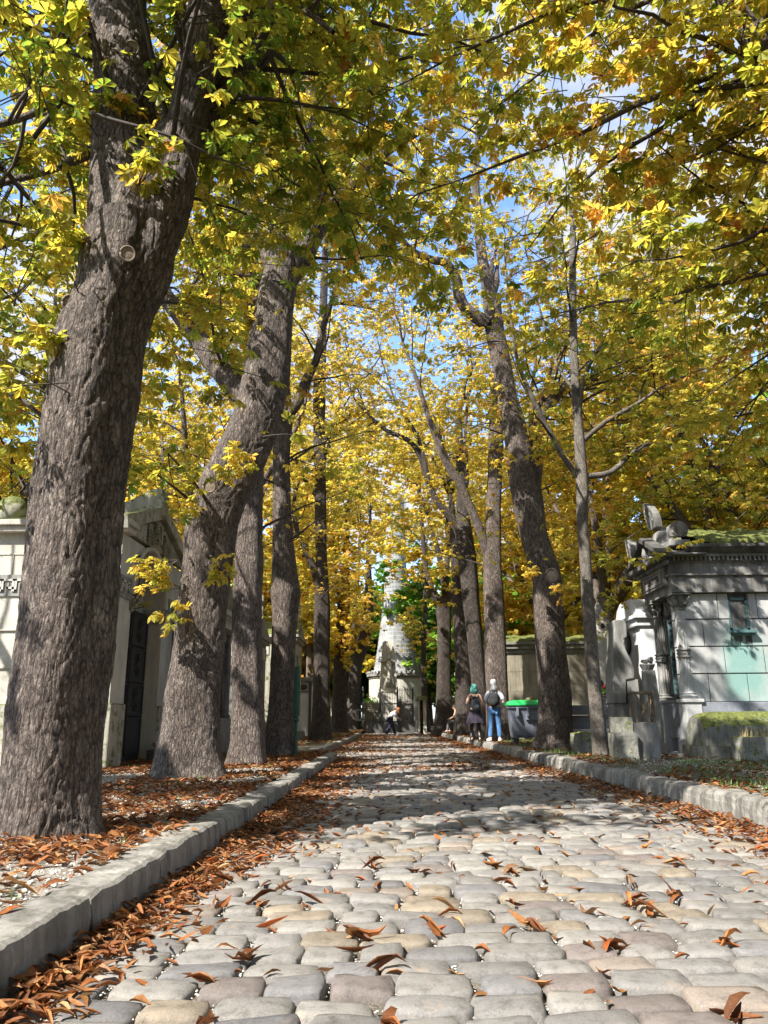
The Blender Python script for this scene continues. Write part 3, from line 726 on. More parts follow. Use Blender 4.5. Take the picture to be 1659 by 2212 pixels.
# single big dry leaves on the nearest cobbles (whole palmate leaves, curled)
big = []
rg2 = np.random.default_rng(77)
cand = CB[(CB[:, 1] < 5.2) & (CB[:, 1] > 2.2) & (CB[:, 0] > -1.2) & (CB[:, 0] < 2.2)]
sel = cand[rg2.choice(len(cand), 60, replace=False)]
for c in sel:
    px_, py_ = c[0]+c[2]/2*rg2.choice([-1, 1]), c[1]+rg2.uniform(-.05, .05)
    k = rg2.integers(1, 4); Pn = np.array([(px_, py_, .002)]*k)+rg2.normal(0, .012, (k, 3))*np.array([1, 1, .3])
    V, F, T = litter(Pn, rg2, size=(.10, .17), lift=.015, curl=1.3)
    o = link_mesh('fallen_leaf', V, [F], DRY, origin=(px_, py_, 0), tint=T)
    tag(o, 'curled orange brown leaf lying dry on the sunny foreground cobbles', 'fallen leaf', 'single dry leaves on the nearest cobbles')

# gravel and grass
def pebbles(Pn, size, rng):
    ico = np.array([(0, 0, 1), (.9, 0, .2), (.28, .85, .2), (-.72, .53, .2), (-.72, -.53, .2), (.28, -.85, .2), (0, 0, -.6)]); f = np.array([(0, 1, 2), (0, 2, 3), (0, 3, 4), (0, 4, 5), (0, 5, 1), (6, 2, 1), (6, 3, 2), (6, 4, 3), (6, 5, 4), (6, 1, 5)])
    n = len(Pn); s = rng.uniform(*size, (n, 1, 1)); V = ico[None]*(1+rng.normal(0, .22, (n, 7, 3)))*s*np.array([1, 1, .6]); th = rng.uniform(0, 6.3, n)[:, None]
    V = np.stack([V[..., 0]*np.cos(th)-V[..., 1]*np.sin(th), V[..., 0]*np.sin(th)+V[..., 1]*np.cos(th), V[..., 2]], -1)+Pn[:, None]
    return V.reshape(-1, 3), (np.arange(n)[:, None, None]*7+f[None]).reshape(-1, 3)
n = 15000; y = 1.6+11*rg.uniform(0, 1, n)**1.5; x = -1.55-rg.uniform(0, 1, n)*3; V1, F1 = pebbles(np.stack([x, y, 0*x+ZL-.008], -1), (.004, .017), rg)
n = 3500; y = rg.uniform(3.5, 14, n); x = XR(y)+.25+rg.uniform(0, 1, n)*4; V2, F2 = pebbles(np.stack([x, y, 0*x+ZR-.008], -1), (.005, .02), rg)
n = 5000; c = CB[rg.choice(np.where(CB[:, 1] < 7)[0], n)]; x = c[:, 0]+c[:, 2]/2*rg.choice([-1, 1], n)+rg.normal(0, .006, n); y = c[:, 1]+rg.uniform(-.07, .07, n); V3, F3 = pebbles(np.stack([x, y, 0*x-.012], -1), (.003, .009), rg)
tag(link_mesh('gravel', np.concatenate([V1, V2, V3]), [np.concatenate([F1, F2+len(V1), F3+len(V1)+len(V2)])], plain('pebble', (.50, .48, .44), .9, .35, scale=15)), 'pale gravel scattered on the verges and between cobbles', 'gravel', kind='stuff')
def grass(Pn, h, rng, wd=.004):
    n = len(Pn); a = rng.uniform(0, 6.28, n); le = rng.uniform(.1, .9, n); H = rng.uniform(*h, n)
    d = np.stack([np.cos(a), np.sin(a), 0*a], -1); s = np.stack([-np.sin(a), np.cos(a), 0*a], -1)*wd; Zu = np.array([0, 0, 1.])
    p1 = Pn+Zu*(H*.55)[:, None]+d*(H*le*.25)[:, None]; p2 = Pn+Zu*(H*(1-.25*le))[:, None]+d*(H*le*.8)[:, None]
    V = np.stack([Pn-s, Pn+s, p1-s*.8, p1+s*.8, p2], 1); b0 = np.arange(n)[:, None]*5
    return V.reshape(-1, 3), (b0+np.array([0, 1, 3, 2])), (b0+np.array([2, 3, 4]))
GM = plain('grass_blade', (.10, .17, .035), .6, .6, scale=1.7, bmp=0)
n = 52000; y = 5+30*rg.uniform(0, 1, n)**1.8; x = XR(y)+.32+rg.uniform(0, 1, n)*7; dn = fbm(np.stack([x*1.3, y*1.3, x*0+9], -1), 2); k_ = (dn > .12)
A = np.stack([x, y, 0*x+ZR-.015], -1)[k_]
n = 4500; y = rg.uniform(1.6, 18, n); x = -1.6-rg.uniform(0, 1, n)*3.5; dn = vnoise(np.stack([x*2, y*2, x*0+2], -1)); B = np.stack([x, y, 0*x+ZL-.015], -1)[dn > .45]
n = 6000; y = rg.uniform(24, 50, n); x = np.interp(y, EL_Y, CURVE[:, 0])-.3-rg.uniform(0, 1, n)*4; C3 = np.stack([x, y, 0*x+ZL-.015], -1)
V, F4, F3_ = grass(np.concatenate([A, B, C3]), (.03, .11), rg)
tag(link_mesh('grass', V, [F4, F3_], GM), 'thin green grass tufts growing among leaves on the verges', 'grass', kind='stuff')
# ---------------------------------------------------------------- trees of the avenue
# the base depth of each comes from where its foot meets the verge
def foot(px, py, z): g = G(px, py, z); return g
NT = {}
def T(key, name, label, bpx, bpy, z, limbs, seed, **k):
    """limbs: list of (pixels, Y0, Y1) relative depth to the trunk's foot"""
    b = foot(bpx, bpy, z); L = []
    for i, (pix, d0, d1) in enumerate(limbs):
        pts, rad = trace(pix, b.y+d0, b.y+d1)
        if i == 0: pts = [(pts[0][0], pts[0][1], z-.12)]+pts[0:]; rad = [rad[0]]+rad
        L.append((pts, rad))
    print('BASE', key, [round(q, 2) for q in b])
    r, n = make_tree(name, label, (L[0][0][0][0], b.y, z), L, seed, **k); NT[key] = n
    return r
CN = 'horse_chestnut_tree'
GL_, GR_ = 'old chestnut trees lining the left of the lane', 'old chestnut trees lining the right of the lane'
# 1 the foremost on the left, forked
T('L1', CN, 'massive foremost chestnut on the left, leaning, forked high up with pruning scars', 110, 1812, ZL,
  [([(103, 1800, 195), (108, 1700, 200), (120, 1550, 206), (137, 1434, 202), (148, 1318, 196), (156, 1202, 196), (166, 1086, 196), (182, 969, 192), (200, 853, 196), (216, 740, 190), (250, 650, 180), (272, 580, 195), (285, 500, 190)], .25, .45),
   ([(268, 620, 110), (268, 580, 145), (265, 480, 155), (266, 400, 152), (268, 300, 138), (268, 200, 128), (260, 100, 128), (252, 0, 130), (240, -200, 120), (230, -500, 100)], .45, .9),
   ([(292, 620, 90), (318, 560, 110), (352, 470, 112), (378, 390, 95), (397, 300, 88), (415, 200, 86), (435, 100, 90), (455, 0, 92), (490, -200, 85), (540, -480, 70)], .35, .5),
   ([(480, 60, 34), (530, 22, 26), (600, 12, 20), (660, 25, 15), (720, 70, 10)], .5, .0),
   ([(190, 330, 30), (150, 350, 22), (90, 372, 17), (20, 392, 14), (-80, 420, 10)], .7, .9),
   ([(200, 240, 28), (140, 210, 22), (60, 250, 16), (-40, 280, 12)], .6, -.8),
   ([(190, 60, 30), (120, 100, 22), (40, 60, 18), (-60, 20, 12)], .6, .2),
   ([(175, 520, 22), (110, 500, 17), (40, 520, 12), (-60, 560, 9)], .8, 2.2)],
  101, lod=0, dens=1.65, wts=WT_GREEN, relief=.016, sides=190, trunkstep=.016, lsize=.122, zmin=2.6, hgt=10.5, spread=3.4, group=GL_, sprays=[(300, 400, 5.4, .5, .1, 6, .45), (200, 530, 5.5, -.3, .1, 4, .4), (150, 740, 5.5, -.6, .1, 4, .4), (230, 250, 5.7, .4, .3, 5, .4)],
  knots=[(276, 548, 30, 5.33), (286, 103, 26, 5.75), (152, 655, 32, 5.5)])
# 2
T('L2', CN, 'second chestnut on the left, trunk bent right, gnarled collar with sprouting twigs', 405, 1682, ZL,
  [([(405, 1672, 150), (408, 1600, 138), (416, 1500, 127), (428, 1400, 118), (438, 1300, 116), (450, 1200, 118), (460, 1120, 122), (482, 1060, 124), (512, 1000, 120), (545, 930, 116), (566, 860, 112), (578, 790, 104), (587, 700, 94), (600, 620, 84)], .3, .5),
   ([(600, 630, 84), (618, 520, 62), (628, 420, 56), (650, 330, 48), (668, 200, 40), (690, 40, 32), (700, -150, 22)], .5, .8),
   ([(575, 900, 56), (520, 850, 54), (470, 790, 50), (430, 735, 46), (390, 680, 42), (350, 630, 38), (310, 560, 30), (285, 450, 24)], 0.5, 2.4),
   ([(600, 600, 36), (560, 520, 30), (520, 440, 25), (490, 330, 20), (480, 180, 14)], .5, 1.5)],
  102, lod=0, dens=1.35, wts=WT_MID, relief=.016, sides=110, trunkstep=.03, lsize=.13, zmin=3.6, hgt=12.5, spread=3.6, group=GL_, sprays=[(392, 1270, 10.2, -.9, .35, 5, .75), (385, 1210, 10.2, -.8, .1, 4, .6), (395, 1330, 10.1, -.5, .2, 3, .4), (470, 1050, 9.9, .6, .5, 4, .55), (500, 1000, 10, .5, .3, 4, .5), (470, 1235, 10, .3, -.1, 3, .3), (430, 1090, 9.9, -.4, .1, 3, .4)], knots=[(452, 1050, 26, 9.9), (378, 1105, 4, 10)])
# 3
T('L3', CN, 'straight third chestnut on the left, half hidden behind the bent one', 535, 1652, ZL,
  [([(535, 1645, 84), (536, 1580, 76), (536, 1500, 72), (534, 1400, 70), (534, 1300, 70), (538, 1200, 66), (543, 1100, 54), (548, 1000, 48), (552, 850, 44), (548, 700, 40)], .2, .4),
   ([(548, 700, 38), (535, 560, 30), (515, 430, 24), (500, 300, 18)], .4, 1.5)],
  103, lod=1, dens=1.17, wts=WT_MID, relief=.012, sides=60, trunkstep=.05, lsize=.112, zmin=3.8, hgt=12, spread=3.4, group=GL_)
# 4
T('L4', CN, 'fourth chestnut on the left with a bulging burr halfway up, beside the green post', 606, 1634, ZL,
  [([(606, 1628, 72), (608, 1560, 62), (609, 1480, 52), (612, 1400, 52), (616, 1330, 54), (617, 1285, 66), (615, 1240, 56), (612, 1180, 46), (609, 1080, 40), (608, 980, 38), (612, 900, 42), (606, 800, 34), (606, 640, 28)], .2, .4),
   ([(620, 900, 26), (642, 870, 24), (662, 820, 22), (683, 778, 18), (700, 700, 14), (735, 600, 10)], .3, .3),
   ([(604, 650, 26), (600, 500, 20), (590, 350, 14)], .4, 1.0)],
  104, lod=1, dens=1.17, wts=WT_YEL, relief=.012, sides=50, trunkstep=.06, lsize=.112, zmin=4.0, hgt=12.5, spread=3.4, group=GL_)
# 5
T('L5', CN, 'dark slim chestnut past the side road, its left limb curving toward its neighbour', 694, 1600, ZL,
  [([(693, 1592, 46), (694, 1500, 36), (695, 1400, 34), (696, 1320, 34), (694, 1200, 24), (692, 1080, 25), (690, 950, 25), (690, 850, 27), (697, 700, 18), (702, 560, 14), (706, 440, 9)], .3, .3),
   ([(694, 1340, 24), (686, 1260, 18), (672, 1215, 16), (655, 1175, 14), (640, 1140, 12), (634, 1090, 9)], .2, .0),
   ([(690, 1030, 12), (705, 980, 10), (722, 930, 8), (735, 860, 6)], .3, .5),
   ([(690, 1080, 10), (660, 1040, 9), (640, 1000, 8), (630, 960, 6)], .3, .5)],
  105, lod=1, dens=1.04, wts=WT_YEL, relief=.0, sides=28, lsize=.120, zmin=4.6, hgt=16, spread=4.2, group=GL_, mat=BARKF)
T('L6', CN, 'stout chestnut hung with yellow sprays on its trunk, before a forked one, left side', 733, 1583, ZL,
  [([(733, 1580, 40), (734, 1500, 32), (736, 1420, 32), (740, 1350, 30), (744, 1280, 26), (748, 1180, 14), (752, 1090, 10)], .3, .3),
   ([(736, 1330, 12), (728, 1260, 9), (722, 1180, 7), (715, 1100, 5)], .3, .3)],
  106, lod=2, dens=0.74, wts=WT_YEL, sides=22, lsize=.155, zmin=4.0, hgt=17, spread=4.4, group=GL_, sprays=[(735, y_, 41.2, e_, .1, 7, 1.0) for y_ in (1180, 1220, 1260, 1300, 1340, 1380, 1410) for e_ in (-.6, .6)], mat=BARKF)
T('L7', CN, 'farthest chestnut on the left, forked low and curving right over the monument', 758, 1577, ZL,
  [([(765, 1574, 34), (765, 1500, 26), (768, 1440, 26), (780, 1400, 28), (794, 1350, 24), (797, 1290, 18), (796, 1220, 12), (800, 1120, 7)], .3, .3),
   ([(764, 1450, 16), (762, 1390, 14), (766, 1330, 12), (772, 1250, 9), (778, 1150, 6)], .3, .3)],
  107, lod=2, dens=0.68, wts=WT_YEL, sides=22, lsize=.155, zmin=5.5, hgt=17, spread=4.6, group=GL_, sprays=[(775, y_, 50.5, e_, .1, 6, 1.1) for y_ in (1240, 1290, 1340, 1390) for e_ in (-.6, .6)], mat=BARKF)
# right row
T('R1', 'young_chestnut_tree', 'slender young chestnut with smooth pale stem, in front of the tombs on the right', 1298, 1634, ZR,
  [([(1299, 1630, 38), (1292, 1560, 34), (1284, 1480, 31), (1277, 1400, 31), (1270, 1300, 29), (1264, 1200, 27), (1258, 1120, 26), (1258, 1060, 30), (1255, 1000, 26), (1248, 900, 22), (1242, 800, 20), (1238, 700, 18), (1237, 600, 16), (1238, 480, 13), (1240, 380, 9)], .1, .1),
   ([(1252, 1035, 13), (1215, 985, 12), (1180, 920, 11), (1150, 860, 10), (1118, 780, 8), (1105, 690, 6), (1090, 560, 4)], .1, -.8),
   ([(1262, 1030, 14), (1320, 1020, 12), (1370, 975, 10), (1430, 950, 8), (1540, 930, 5)], .1, .6),
   ([(1262, 950, 12), (1310, 910, 10), (1380, 870, 8), (1440, 830, 6), (1560, 780, 4)], .1, -1.0),
   ([(1250, 920, 9), (1262, 820, 8), (1300, 740, 7), (1390, 600, 5), (1450, 520, 4)], .1, -1.2),
   ([(1245, 850, 8), (1210, 800, 7), (1185, 740, 6), (1160, 640, 4)], .1, .8)],
  110, lod=0, dens=1.25, wts=WT_OLIVE, mat=BARKY, sides=32, trunkstep=.08, lsize=.112, zmin=3.3, hgt=9.5, spread=2.6, sec_n=1.25, nauto=2, flare=.12, knots=[(1262, 1166, 17, 14.6)])
T('R2', CN, 'thick chestnut on the right beside the bin, flaring roots, one limb curving left', 1200, 1620, ZR,
  [([(1200, 1612, 86), (1200, 1560, 72), (1198, 1480, 68), (1190, 1400, 66), (1184, 1300, 64), (1180, 1240, 60), (1160, 1180, 60), (1140, 1100, 60), (1122, 1000, 54), (1112, 920, 50), (1096, 860, 42), (1086, 800, 40), (1070, 720, 42), (1062, 640, 36)], .3, .5),
   ([(1062, 650, 32), (1042, 560, 24), (1032, 460, 20), (1028, 380, 16), (1035, 250, 11)], .5, .7),
   ([(1052, 700, 34), (1010, 670, 26), (992, 640, 24), (985, 600, 22), (962, 568, 20), (935, 562, 18), (895, 545, 15), (850, 500, 10)], .4, -.6),
   ([(1150, 1090, 30), (1160, 1000, 28), (1158, 930, 26), (1185, 880, 28), (1215, 840, 26), (1290, 812, 24), (1360, 760, 16), (1420, 690, 12)], .9, 1.6),
   ([(1170, 1190, 20), (1166, 1100, 22), (1152, 1010, 22), (1150, 940, 20)], 1.1, 1.2)],
  111, lod=1, dens=1.23, wts=WT_YEL, relief=.014, sides=72, trunkstep=.045, lsize=.112, zmin=4.4, hgt=12.5, spread=3.8, group=GR_, sprays=[(1192, 1260, 16.9, .5, -.2, 6, .45), (1160, 1240, 16.9, -.5, .1, 5, .4), (1110, 1000, 17, -.7, .2, 5, .5)], knots=[(1192, 1243, 26, 14.0)])
T('R3', CN, 'forked chestnut right behind the two walkers, pale left limb sweeping up over the lane', 1076, 1600, ZR,
  [([(1078, 1594, 56), (1074, 1500, 52), (1070, 1400, 50), (1067, 1300, 46), (1063, 1200, 42), (1066, 1100, 34), (1070, 1000, 34), (1072, 900, 32), (1075, 820, 26)], .2, .2),
   ([(1058, 1210, 26), (1042, 1160, 22), (1018, 1100, 20), (995, 1050, 19), (965, 1000, 19), (945, 950, 17), (925, 900, 13), (900, 820, 10), (870, 740, 7)], .2, -1.0),
   ([(1010, 1080, 9), (1008, 1010, 9), (1005, 930, 8), (1015, 820, 6)], .2, .2)],
  112, lod=1, dens=1.04, wts=WT_YEL, relief=.01, sides=40, trunkstep=.08, lsize=.120, zmin=5.0, hgt=14, spread=4.0, group=GR_)
T('R4', CN, 'leaning chestnut on the right just left of the forked one, dark limb arching left', 1036, 1598, ZR,
  [([(1040, 1592, 36), (1036, 1500, 34), (1028, 1400, 34), (1018, 1300, 38), (1008, 1200, 40), (1002, 1150, 38), (1000, 1100, 26), (995, 1000, 20), (990, 900, 14)], .6, .9),
   ([(1000, 1165, 24), (975, 1120, 16), (945, 1085, 14), (925, 1040, 12), (905, 980, 12), (880, 950, 11), (835, 930, 9), (800, 900, 6)], .8, .2),
   ([(925, 1040, 10), (915, 985, 9), (895, 930, 8), (860, 880, 6)], .4, .2)],
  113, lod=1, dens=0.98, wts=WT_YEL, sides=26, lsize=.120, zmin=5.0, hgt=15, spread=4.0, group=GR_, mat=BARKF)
T('R5', CN, 'very dark straight chestnut on the right above the seated visitor', 1003, 1590, ZR,
  [([(1006, 1585, 46), (1004, 1500, 38), (1001, 1400, 38), (997, 1330, 36), (990, 1260, 26), (982, 1180, 18), (975, 1080, 12)], .6, .8)],
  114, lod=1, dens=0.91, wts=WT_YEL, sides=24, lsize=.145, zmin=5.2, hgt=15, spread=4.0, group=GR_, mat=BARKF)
T('R6', CN, 'chestnut with a Y-shaped fork and a pale burr, right side near the monument', 958, 1582, ZR,
  [([(962, 1578, 54), (959, 1500, 32), (959, 1420, 30), (960, 1350, 30), (958, 1310, 34), (962, 1290, 22)], .4, .5),
   ([(955, 1320, 20), (932, 1275, 16), (920, 1230, 13), (914, 1170, 10), (908, 1080, 7)], .5, .5),
   ([(966, 1310, 22), (982, 1270, 20), (988, 1220, 14), (985, 1150, 10), (990, 1060, 6)], .5, .6)],
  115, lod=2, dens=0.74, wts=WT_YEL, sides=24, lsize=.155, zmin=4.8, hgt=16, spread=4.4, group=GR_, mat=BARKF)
T('R7', 'slender_chestnut_tree', 'thin leafy chestnut before the small stone tomb, right of the monument', 922, 1578, ZR,
  [([(921, 1575, 20), (917, 1500, 14), (914, 1440, 13), (916, 1380, 11), (918, 1300, 8), (912, 1200, 5)], .8, .8)],
  116, lod=2, dens=0.81, wts=WT_MID, sides=14, lsize=.145, zmin=2.6, hgt=13, spread=3.0, mat=BARKF)

# trees whose trunks stand outside the frame but whose boughs hang into it, and those behind the tombs
def BG(name, label, x, y, z, h, r0, seed, n=4, zt=None, **k):
    rng = np.random.default_rng(seed); b = np.array([x, y, z-.1]); zt = zt or h*.33
    tr_ = grow(b, (rng.normal(0, .06), rng.normal(0, .06), 1), zt, 5, rng, .1, .06); L = [([tuple(p) for p in tr_], list(np.linspace(r0, r0*.75, 6)))]
    for i in range(n):
        a = 2*math.pi*i/n+rng.uniform(-.4, .4); pts = grow(tr_[-1]-np.array([0, 0, .2]), (math.cos(a)*.6, math.sin(a)*.6, 1), h*.5, 6, rng, .02, .2)
        L.append(([tuple(p) for p in pts], list(np.linspace(r0*.6, .05, 7))))
    rt_, m_ = make_tree(name, label, (x, y, z), L, seed, hgt=h, nauto=2, **k); NT[name+str(seed)] = m_
    return rt_
GN = 'chestnuts whose boughs hang in from outside'
BG(CN, 'chestnut out of frame on the right whose long boughs droop across the top', 4.6, 5.4, ZR, 10.5, .3, 201, lod=0, dens=1.5, wts=WT_OLIVE, lsize=.115, zmin=3.3, spread=3.6, sides=30, zt=3.6, n=6, side_bias=-.25, twl=1.1)
BG(CN, 'chestnut among the tombs on the left, seen past the foremost trunk', -8.2, 8.6, ZL, 10.5, .24, 202, lod=0, dens=1.0, wts=WT_GREEN, lsize=.145, zmin=3.0, spread=3.6, sides=26, zt=3.2, n=5)
BG(CN, 'dark limbed chestnut behind the stone tomb at far left', -8.6, 15.5, ZL, 12, .26, 203, lod=1, dens=1.23, wts=WT_MID, lsize=.120, zmin=3.6, spread=4, sides=20, zt=3.8)
BG(CN, 'yellow chestnut behind the left tombs, over the small white vault', -9.0, 27, ZL, 13, .28, 204, lod=1, dens=1.17, wts=WT_YEL, lsize=.15, zmin=2.2, spread=4.4, sides=18)
BG(CN, 'chestnut filling the gap behind the left row, farther off', -7.5, 38, ZL, 14, .28, 205, lod=2, dens=0.94, wts=WT_YEL, lsize=.18, zmin=2.0, spread=4.6, sides=14)
BG(CN, 'spreading chestnut behind the mossy roofed tomb on the right', 9.2, 19.5, ZR, 12.5, .3, 206, lod=1, dens=1.49, wts=WT_OLIVE, lsize=.145, zmin=3.3, spread=4.8, sides=20, zt=3.3, n=5)
BG(CN, 'chestnut behind the long wall on the right, dense and low', 6.9, 26, ZR, 13, .3, 207, lod=1, dens=1.43, wts=WT_YEL, lsize=.15, zmin=2.6, spread=4.6, sides=18, n=5)
BG(CN, 'olive chestnut behind the right row, deeper in the wood', 7.5, 37, ZR, 14, .3, 208, lod=2, dens=1.08, wts=WT_YEL, lsize=.18, zmin=2.6, spread=4.8, sides=14)
BG('green_maple_tree', 'fresh green maple at the far right edge behind the tombs', 16.5, 22, ZR, 12, .3, 209, lod=2, dens=1.08, wts=WT_GREEN, lsize=.18, zmin=2.6, spread=4.4, sides=14, crownmat=LEAFG)
BG('green_maple_tree', 'fresh green maple standing right of the tower behind the slim trunks', 4.9, 55, ZR, 13.5, .3, 210, lod=2, dens=0.74, wts=WT_GREEN, lsize=.27, zmin=2.0, spread=4.2, sides=12, crownmat=LEAFG)
BG('green_maple_tree', 'fresh green maple between the left trunks behind the tombs', -10.5, 47, ZL, 12, .3, 211, lod=2, dens=0.94, wts=WT_GREEN, lsize=.25, zmin=1.5, spread=4.4, sides=12, crownmat=LEAFG)
BG(CN, 'distant golden chestnut left of the tower', -6.5, 60, ZL, 17, .3, 212, lod=2, dens=0.61, wts=WT_YEL, lsize=.32, zmin=2.5, spread=5, sides=12)
BG(CN, 'distant golden chestnut right of the tower', 9.5, 62, ZR, 18, .3, 213, lod=2, dens=0.61, wts=WT_YEL, lsize=.32, zmin=2.5, spread=5, sides=12)
BG(CN, 'chestnut over the left tombs with its crown above the greek key band', -5.8, 21.0, ZL, 12.5, .25, 214, lod=1, dens=1.17, wts=WT_YEL, lsize=.120, zmin=4.4, spread=4, sides=16)
for i, (x, y, l_) in enumerate(((-2.6, -5.5, 'unseen chestnut behind the photographer on the left kerb, added to cut sky light'), (3.9, -4.5, 'unseen chestnut behind the photographer on the right kerb, added to cut sky light'), (-6.5, -10, 'unseen chestnut further back on the left side, added to cut sky light'), (1.5, -13, 'unseen chestnut further back across the lane, added to cut sky light'), (8.5, -8, 'unseen chestnut further back on the right side, added to cut sky light'), (9.5, 3, 'unseen chestnut far to the right, out of frame, added to cut sky light'))):  # unseen trees added around the camera to reduce sky fill in the shade
    BG(CN, l_, x, y, ZR, 11, .28, 400+i, lod=2, dens=1.08, wts=WT_MID, lsize=.3, zmin=3, spread=4.4, sides=12, zt=3.2, n=5)
for i, (x, y, h, s_, m_) in enumerate(((-13, 36, 10, 2.0, 0), (-15, 54, 12, 1.6, 0), (-10, 68, 14, 1.4, 0), (-3.5, 72, 12, 1.2, 1), (3.2, 70, 12, 1.2, 1), (8, 76, 14, 1.4, 0), (13, 46, 12, 1.8, 0), (16, 34, 11, 2.2, 0), (17, 58, 14, 1.6, 1), (12.5, 27, 11, 2.0, 0), (-20, 66, 14, 1.4, 0), (-17, 24, 11, 2.0, 0), (22, 70, 15, 1.4, 0))):
    lb = ('golden', 'pale olive', 'dense yellow', 'fresh green', 'light green', 'amber', 'olive', 'low spreading golden', 'tall green', 'rusty yellow', 'remote golden', 'leafy yellow', 'remote olive')[i]
    wh = ('beyond the small white vault', 'far behind the left tombs', 'past the far left wall', 'just left of the tower', 'just right behind the tower', 'past the far right wall', 'behind the walled tomb', 'far right behind the mossy roof', 'deep in the right wood', 'behind the white marble tomb', 'at the far left corner', 'behind the far left chapel', 'at the far right corner')[i]
    BG('background_tree', lb+' tree '+wh, x, y, ZR, h, .22, 300+i, lod=2, dens=0.74, wts=WT_GREEN if m_ else (WT_YEL if i % 3 else WT_MID), lsize=.34, zmin=1.2, spread=4.6, sides=10, zt=1.8, n=5, crownmat=LEAFG if m_ else None, cull=False, group='trees filling the background behind the tombs')
print('LEAVES', NT, sum(NT.values()))
# ---------------------------------------------------------------- stone materials
LIME = stone('limestone', (.46, .43, .36), (.66, .63, .55), streak=.25, scale=1.4)
TOWERST = stone('tower_stone', (.26, .27, .28), (.46, .46, .45), streak=.5, scale=1.0)
LIMEM = stone('limestone_mossy', (.34, .32, .25), (.50, .47, .39), moss=.9, streak=.55, scale=1.8)
GREY = stone('grey_stone', (.20, .20, .19), (.34, .33, .31), streak=.6, scale=1.6)
GREYM = stone('grey_stone_mossy', (.17, .165, .14), (.35, .34, .30), moss=.78, streak=.6, scale=2.2)
DKST = stone('blackened_stone', (.065, .062, .058), (.15, .145, .135), streak=.7, scale=2.5)
DIRTY = stone('weathered_stone', (.13, .125, .115), (.36, .35, .33), streak=.75, scale=2.0)
WHITE = stone('white_marble', (.55, .56, .58), (.74, .75, .76), streak=.15, scale=1.2)
GRAN = stone('blue_grey_granite', (.19, .20, .23), (.30, .315, .35), streak=.15, scale=3)
MOSS = stone('moss_roof', (.06, .075, .015), (.19, .19, .04), moss=1.6, streak=.3, scale=5)
TAN = stone('tan_wall_stone', (.22, .195, .14), (.40, .36, .27), streak=.5, scale=1.5)
IRON = plain('dark_iron', (.03, .032, .034), .55, .3); RUST = plain('rusty_iron', (.10, .07, .045), .7, .4)
GREENP = plain('green_paint', (.012, .07, .045), .4, .2); DARK = plain('dark_recess', (.012, .012, .014), .6, .3)
BRONZE = plain('bronze_door', (.035, .05, .055), .5, .4); VERD = plain('verdigris', (.07, .14, .14), .6, .35); TERRA = plain('terracotta', (.33, .12, .06), .7, .2)
GLASS = plain('dark_glass', (.008, .010, .012), .7, .2, bmp=0)
def PXp(px, py, X_):
    d = ray(px, py); t = (X_-0)/d.x; return cam_loc+d*t

# ---------------------------------------------------------------- left: limestone tomb with greek key band
a0 = G(224, 1661, ZL); XA, YA = a0.x, a0.y
yfar = PXp(371, 1600, XA).y
za = lambda py, px=236: Z(px, py, YA)
zc, zk1, zk0, zl = za(1150), za(1245), za(1281), za(1519)
XB = XA-3.1; ym = (YA+yfar)/2
rA = thing('stone_mausoleum', (XA-1.5, ym, ZL), 'pale limestone tomb with greek key band and dark arched door, behind foremost trunk', 'tomb')
mb = MB()
mb.box(XB, XA-.4, YA, yfar, ZL-.1, zc)                                  # body
yd0, yd1 = PXp(268, 1500, XA).y, PXp(340, 1500, XA).y                    # doorway
mb.box(XA-.4, XA, YA+.002, yd0, ZL-.1, zc-.001); mb.box(XA-.4, XA, yd1, yfar-.002, ZL-.1, zc-.001)
zsp = PXp(300, 1292, XA).z; rad = (yd1-yd0)/2; yc_ = (yd0+yd1)/2
arc = [(yc_+rad*math.cos(t), zsp+rad*math.sin(t)) for t in np.linspace(math.pi, 0, 15)]
mb.prism([(yd0, zc-.002)]+arc+[(yd1, zc-.002)], 'x', XA-.4, XA-.001)
mb.build('wall', LIME, rA)
mb = MB(); mb.box(XB-.03, XA+.05, YA-.05, yd0-.02, ZL-.1, zl); mb.build('plinth', LIMEM, rA, bevel=.02)
mb = MB(); mb.box(XA-.35, XA+.05, yd1+.02, yfar+.05, ZL-.1, zl-.01); mb.build('plinth', LIMEM, rA, bevel=.02)
mb = MB(); mb.box(XB-.02, XA+.02, YA-.03, YA+.1, zl+.55, zl+.58); mb.box(XB-.02, XA+.02, YA-.03, YA+.1, za(1358)-.02, za(1358)); mb.box(XB, XA+.01, YA-.012, YA+.1, za(1195)-.012, za(1195)+.012)
for i in range(4): mb.box(XB+.5+i*.8, XB+.515+i*.8, YA-.012, YA+.05, zk1+.05, za(1195))
mb.build('string_course', LIME, rA)
mb = MB(); mb.box(XB-.15, XA+.12, YA-.14, YA+.3, zc, zc+.1); mb.box(XB-.2, XA+.17, YA-.2, YA+.3, zc+.1, zc+.2); mb.build('cornice', LIME, rA, bevel=.015)
zap = PXp(326, 1100, XA).z; zap = max(zap, zc+.75)
mb = MB(); mb.prism([(YA-.2, zc+.2), (ym, zap), (yfar+.2, zc+.2)], 'x', XB-.1, XA-.02); mb.build('roof', GREYM, rA)
mb = MB(); mb.prism([(YA-.02, zc+.05), (YA-.02, zc+.1), (ym, zap-.12), (yfar+.02, zc+.1), (yfar+.02, zc+.05)], 'x', XA-.05, XA+.04); gb = mb.build('gable', LIMEM, rA)
mb = MB()
for s, ye in ((1, YA-.22), (-1, yfar+.22)): mb.bar((XA+.06, ye, zc+.14), (XA+.06, ym, zap+.06), .16, .22)
mb.build('raking_cornice', LIMEM, gb)
mb = MB(); mb.tube([(XB+.1, ym, zap+.08), (XA-.2, ym, zap+.08)], .13, 12)
for i in range(4): mb.tube([(XB+.4+i*.75, ym, zap+.08), (XB+.46+i*.75, ym, zap+.08)], .155, 12)
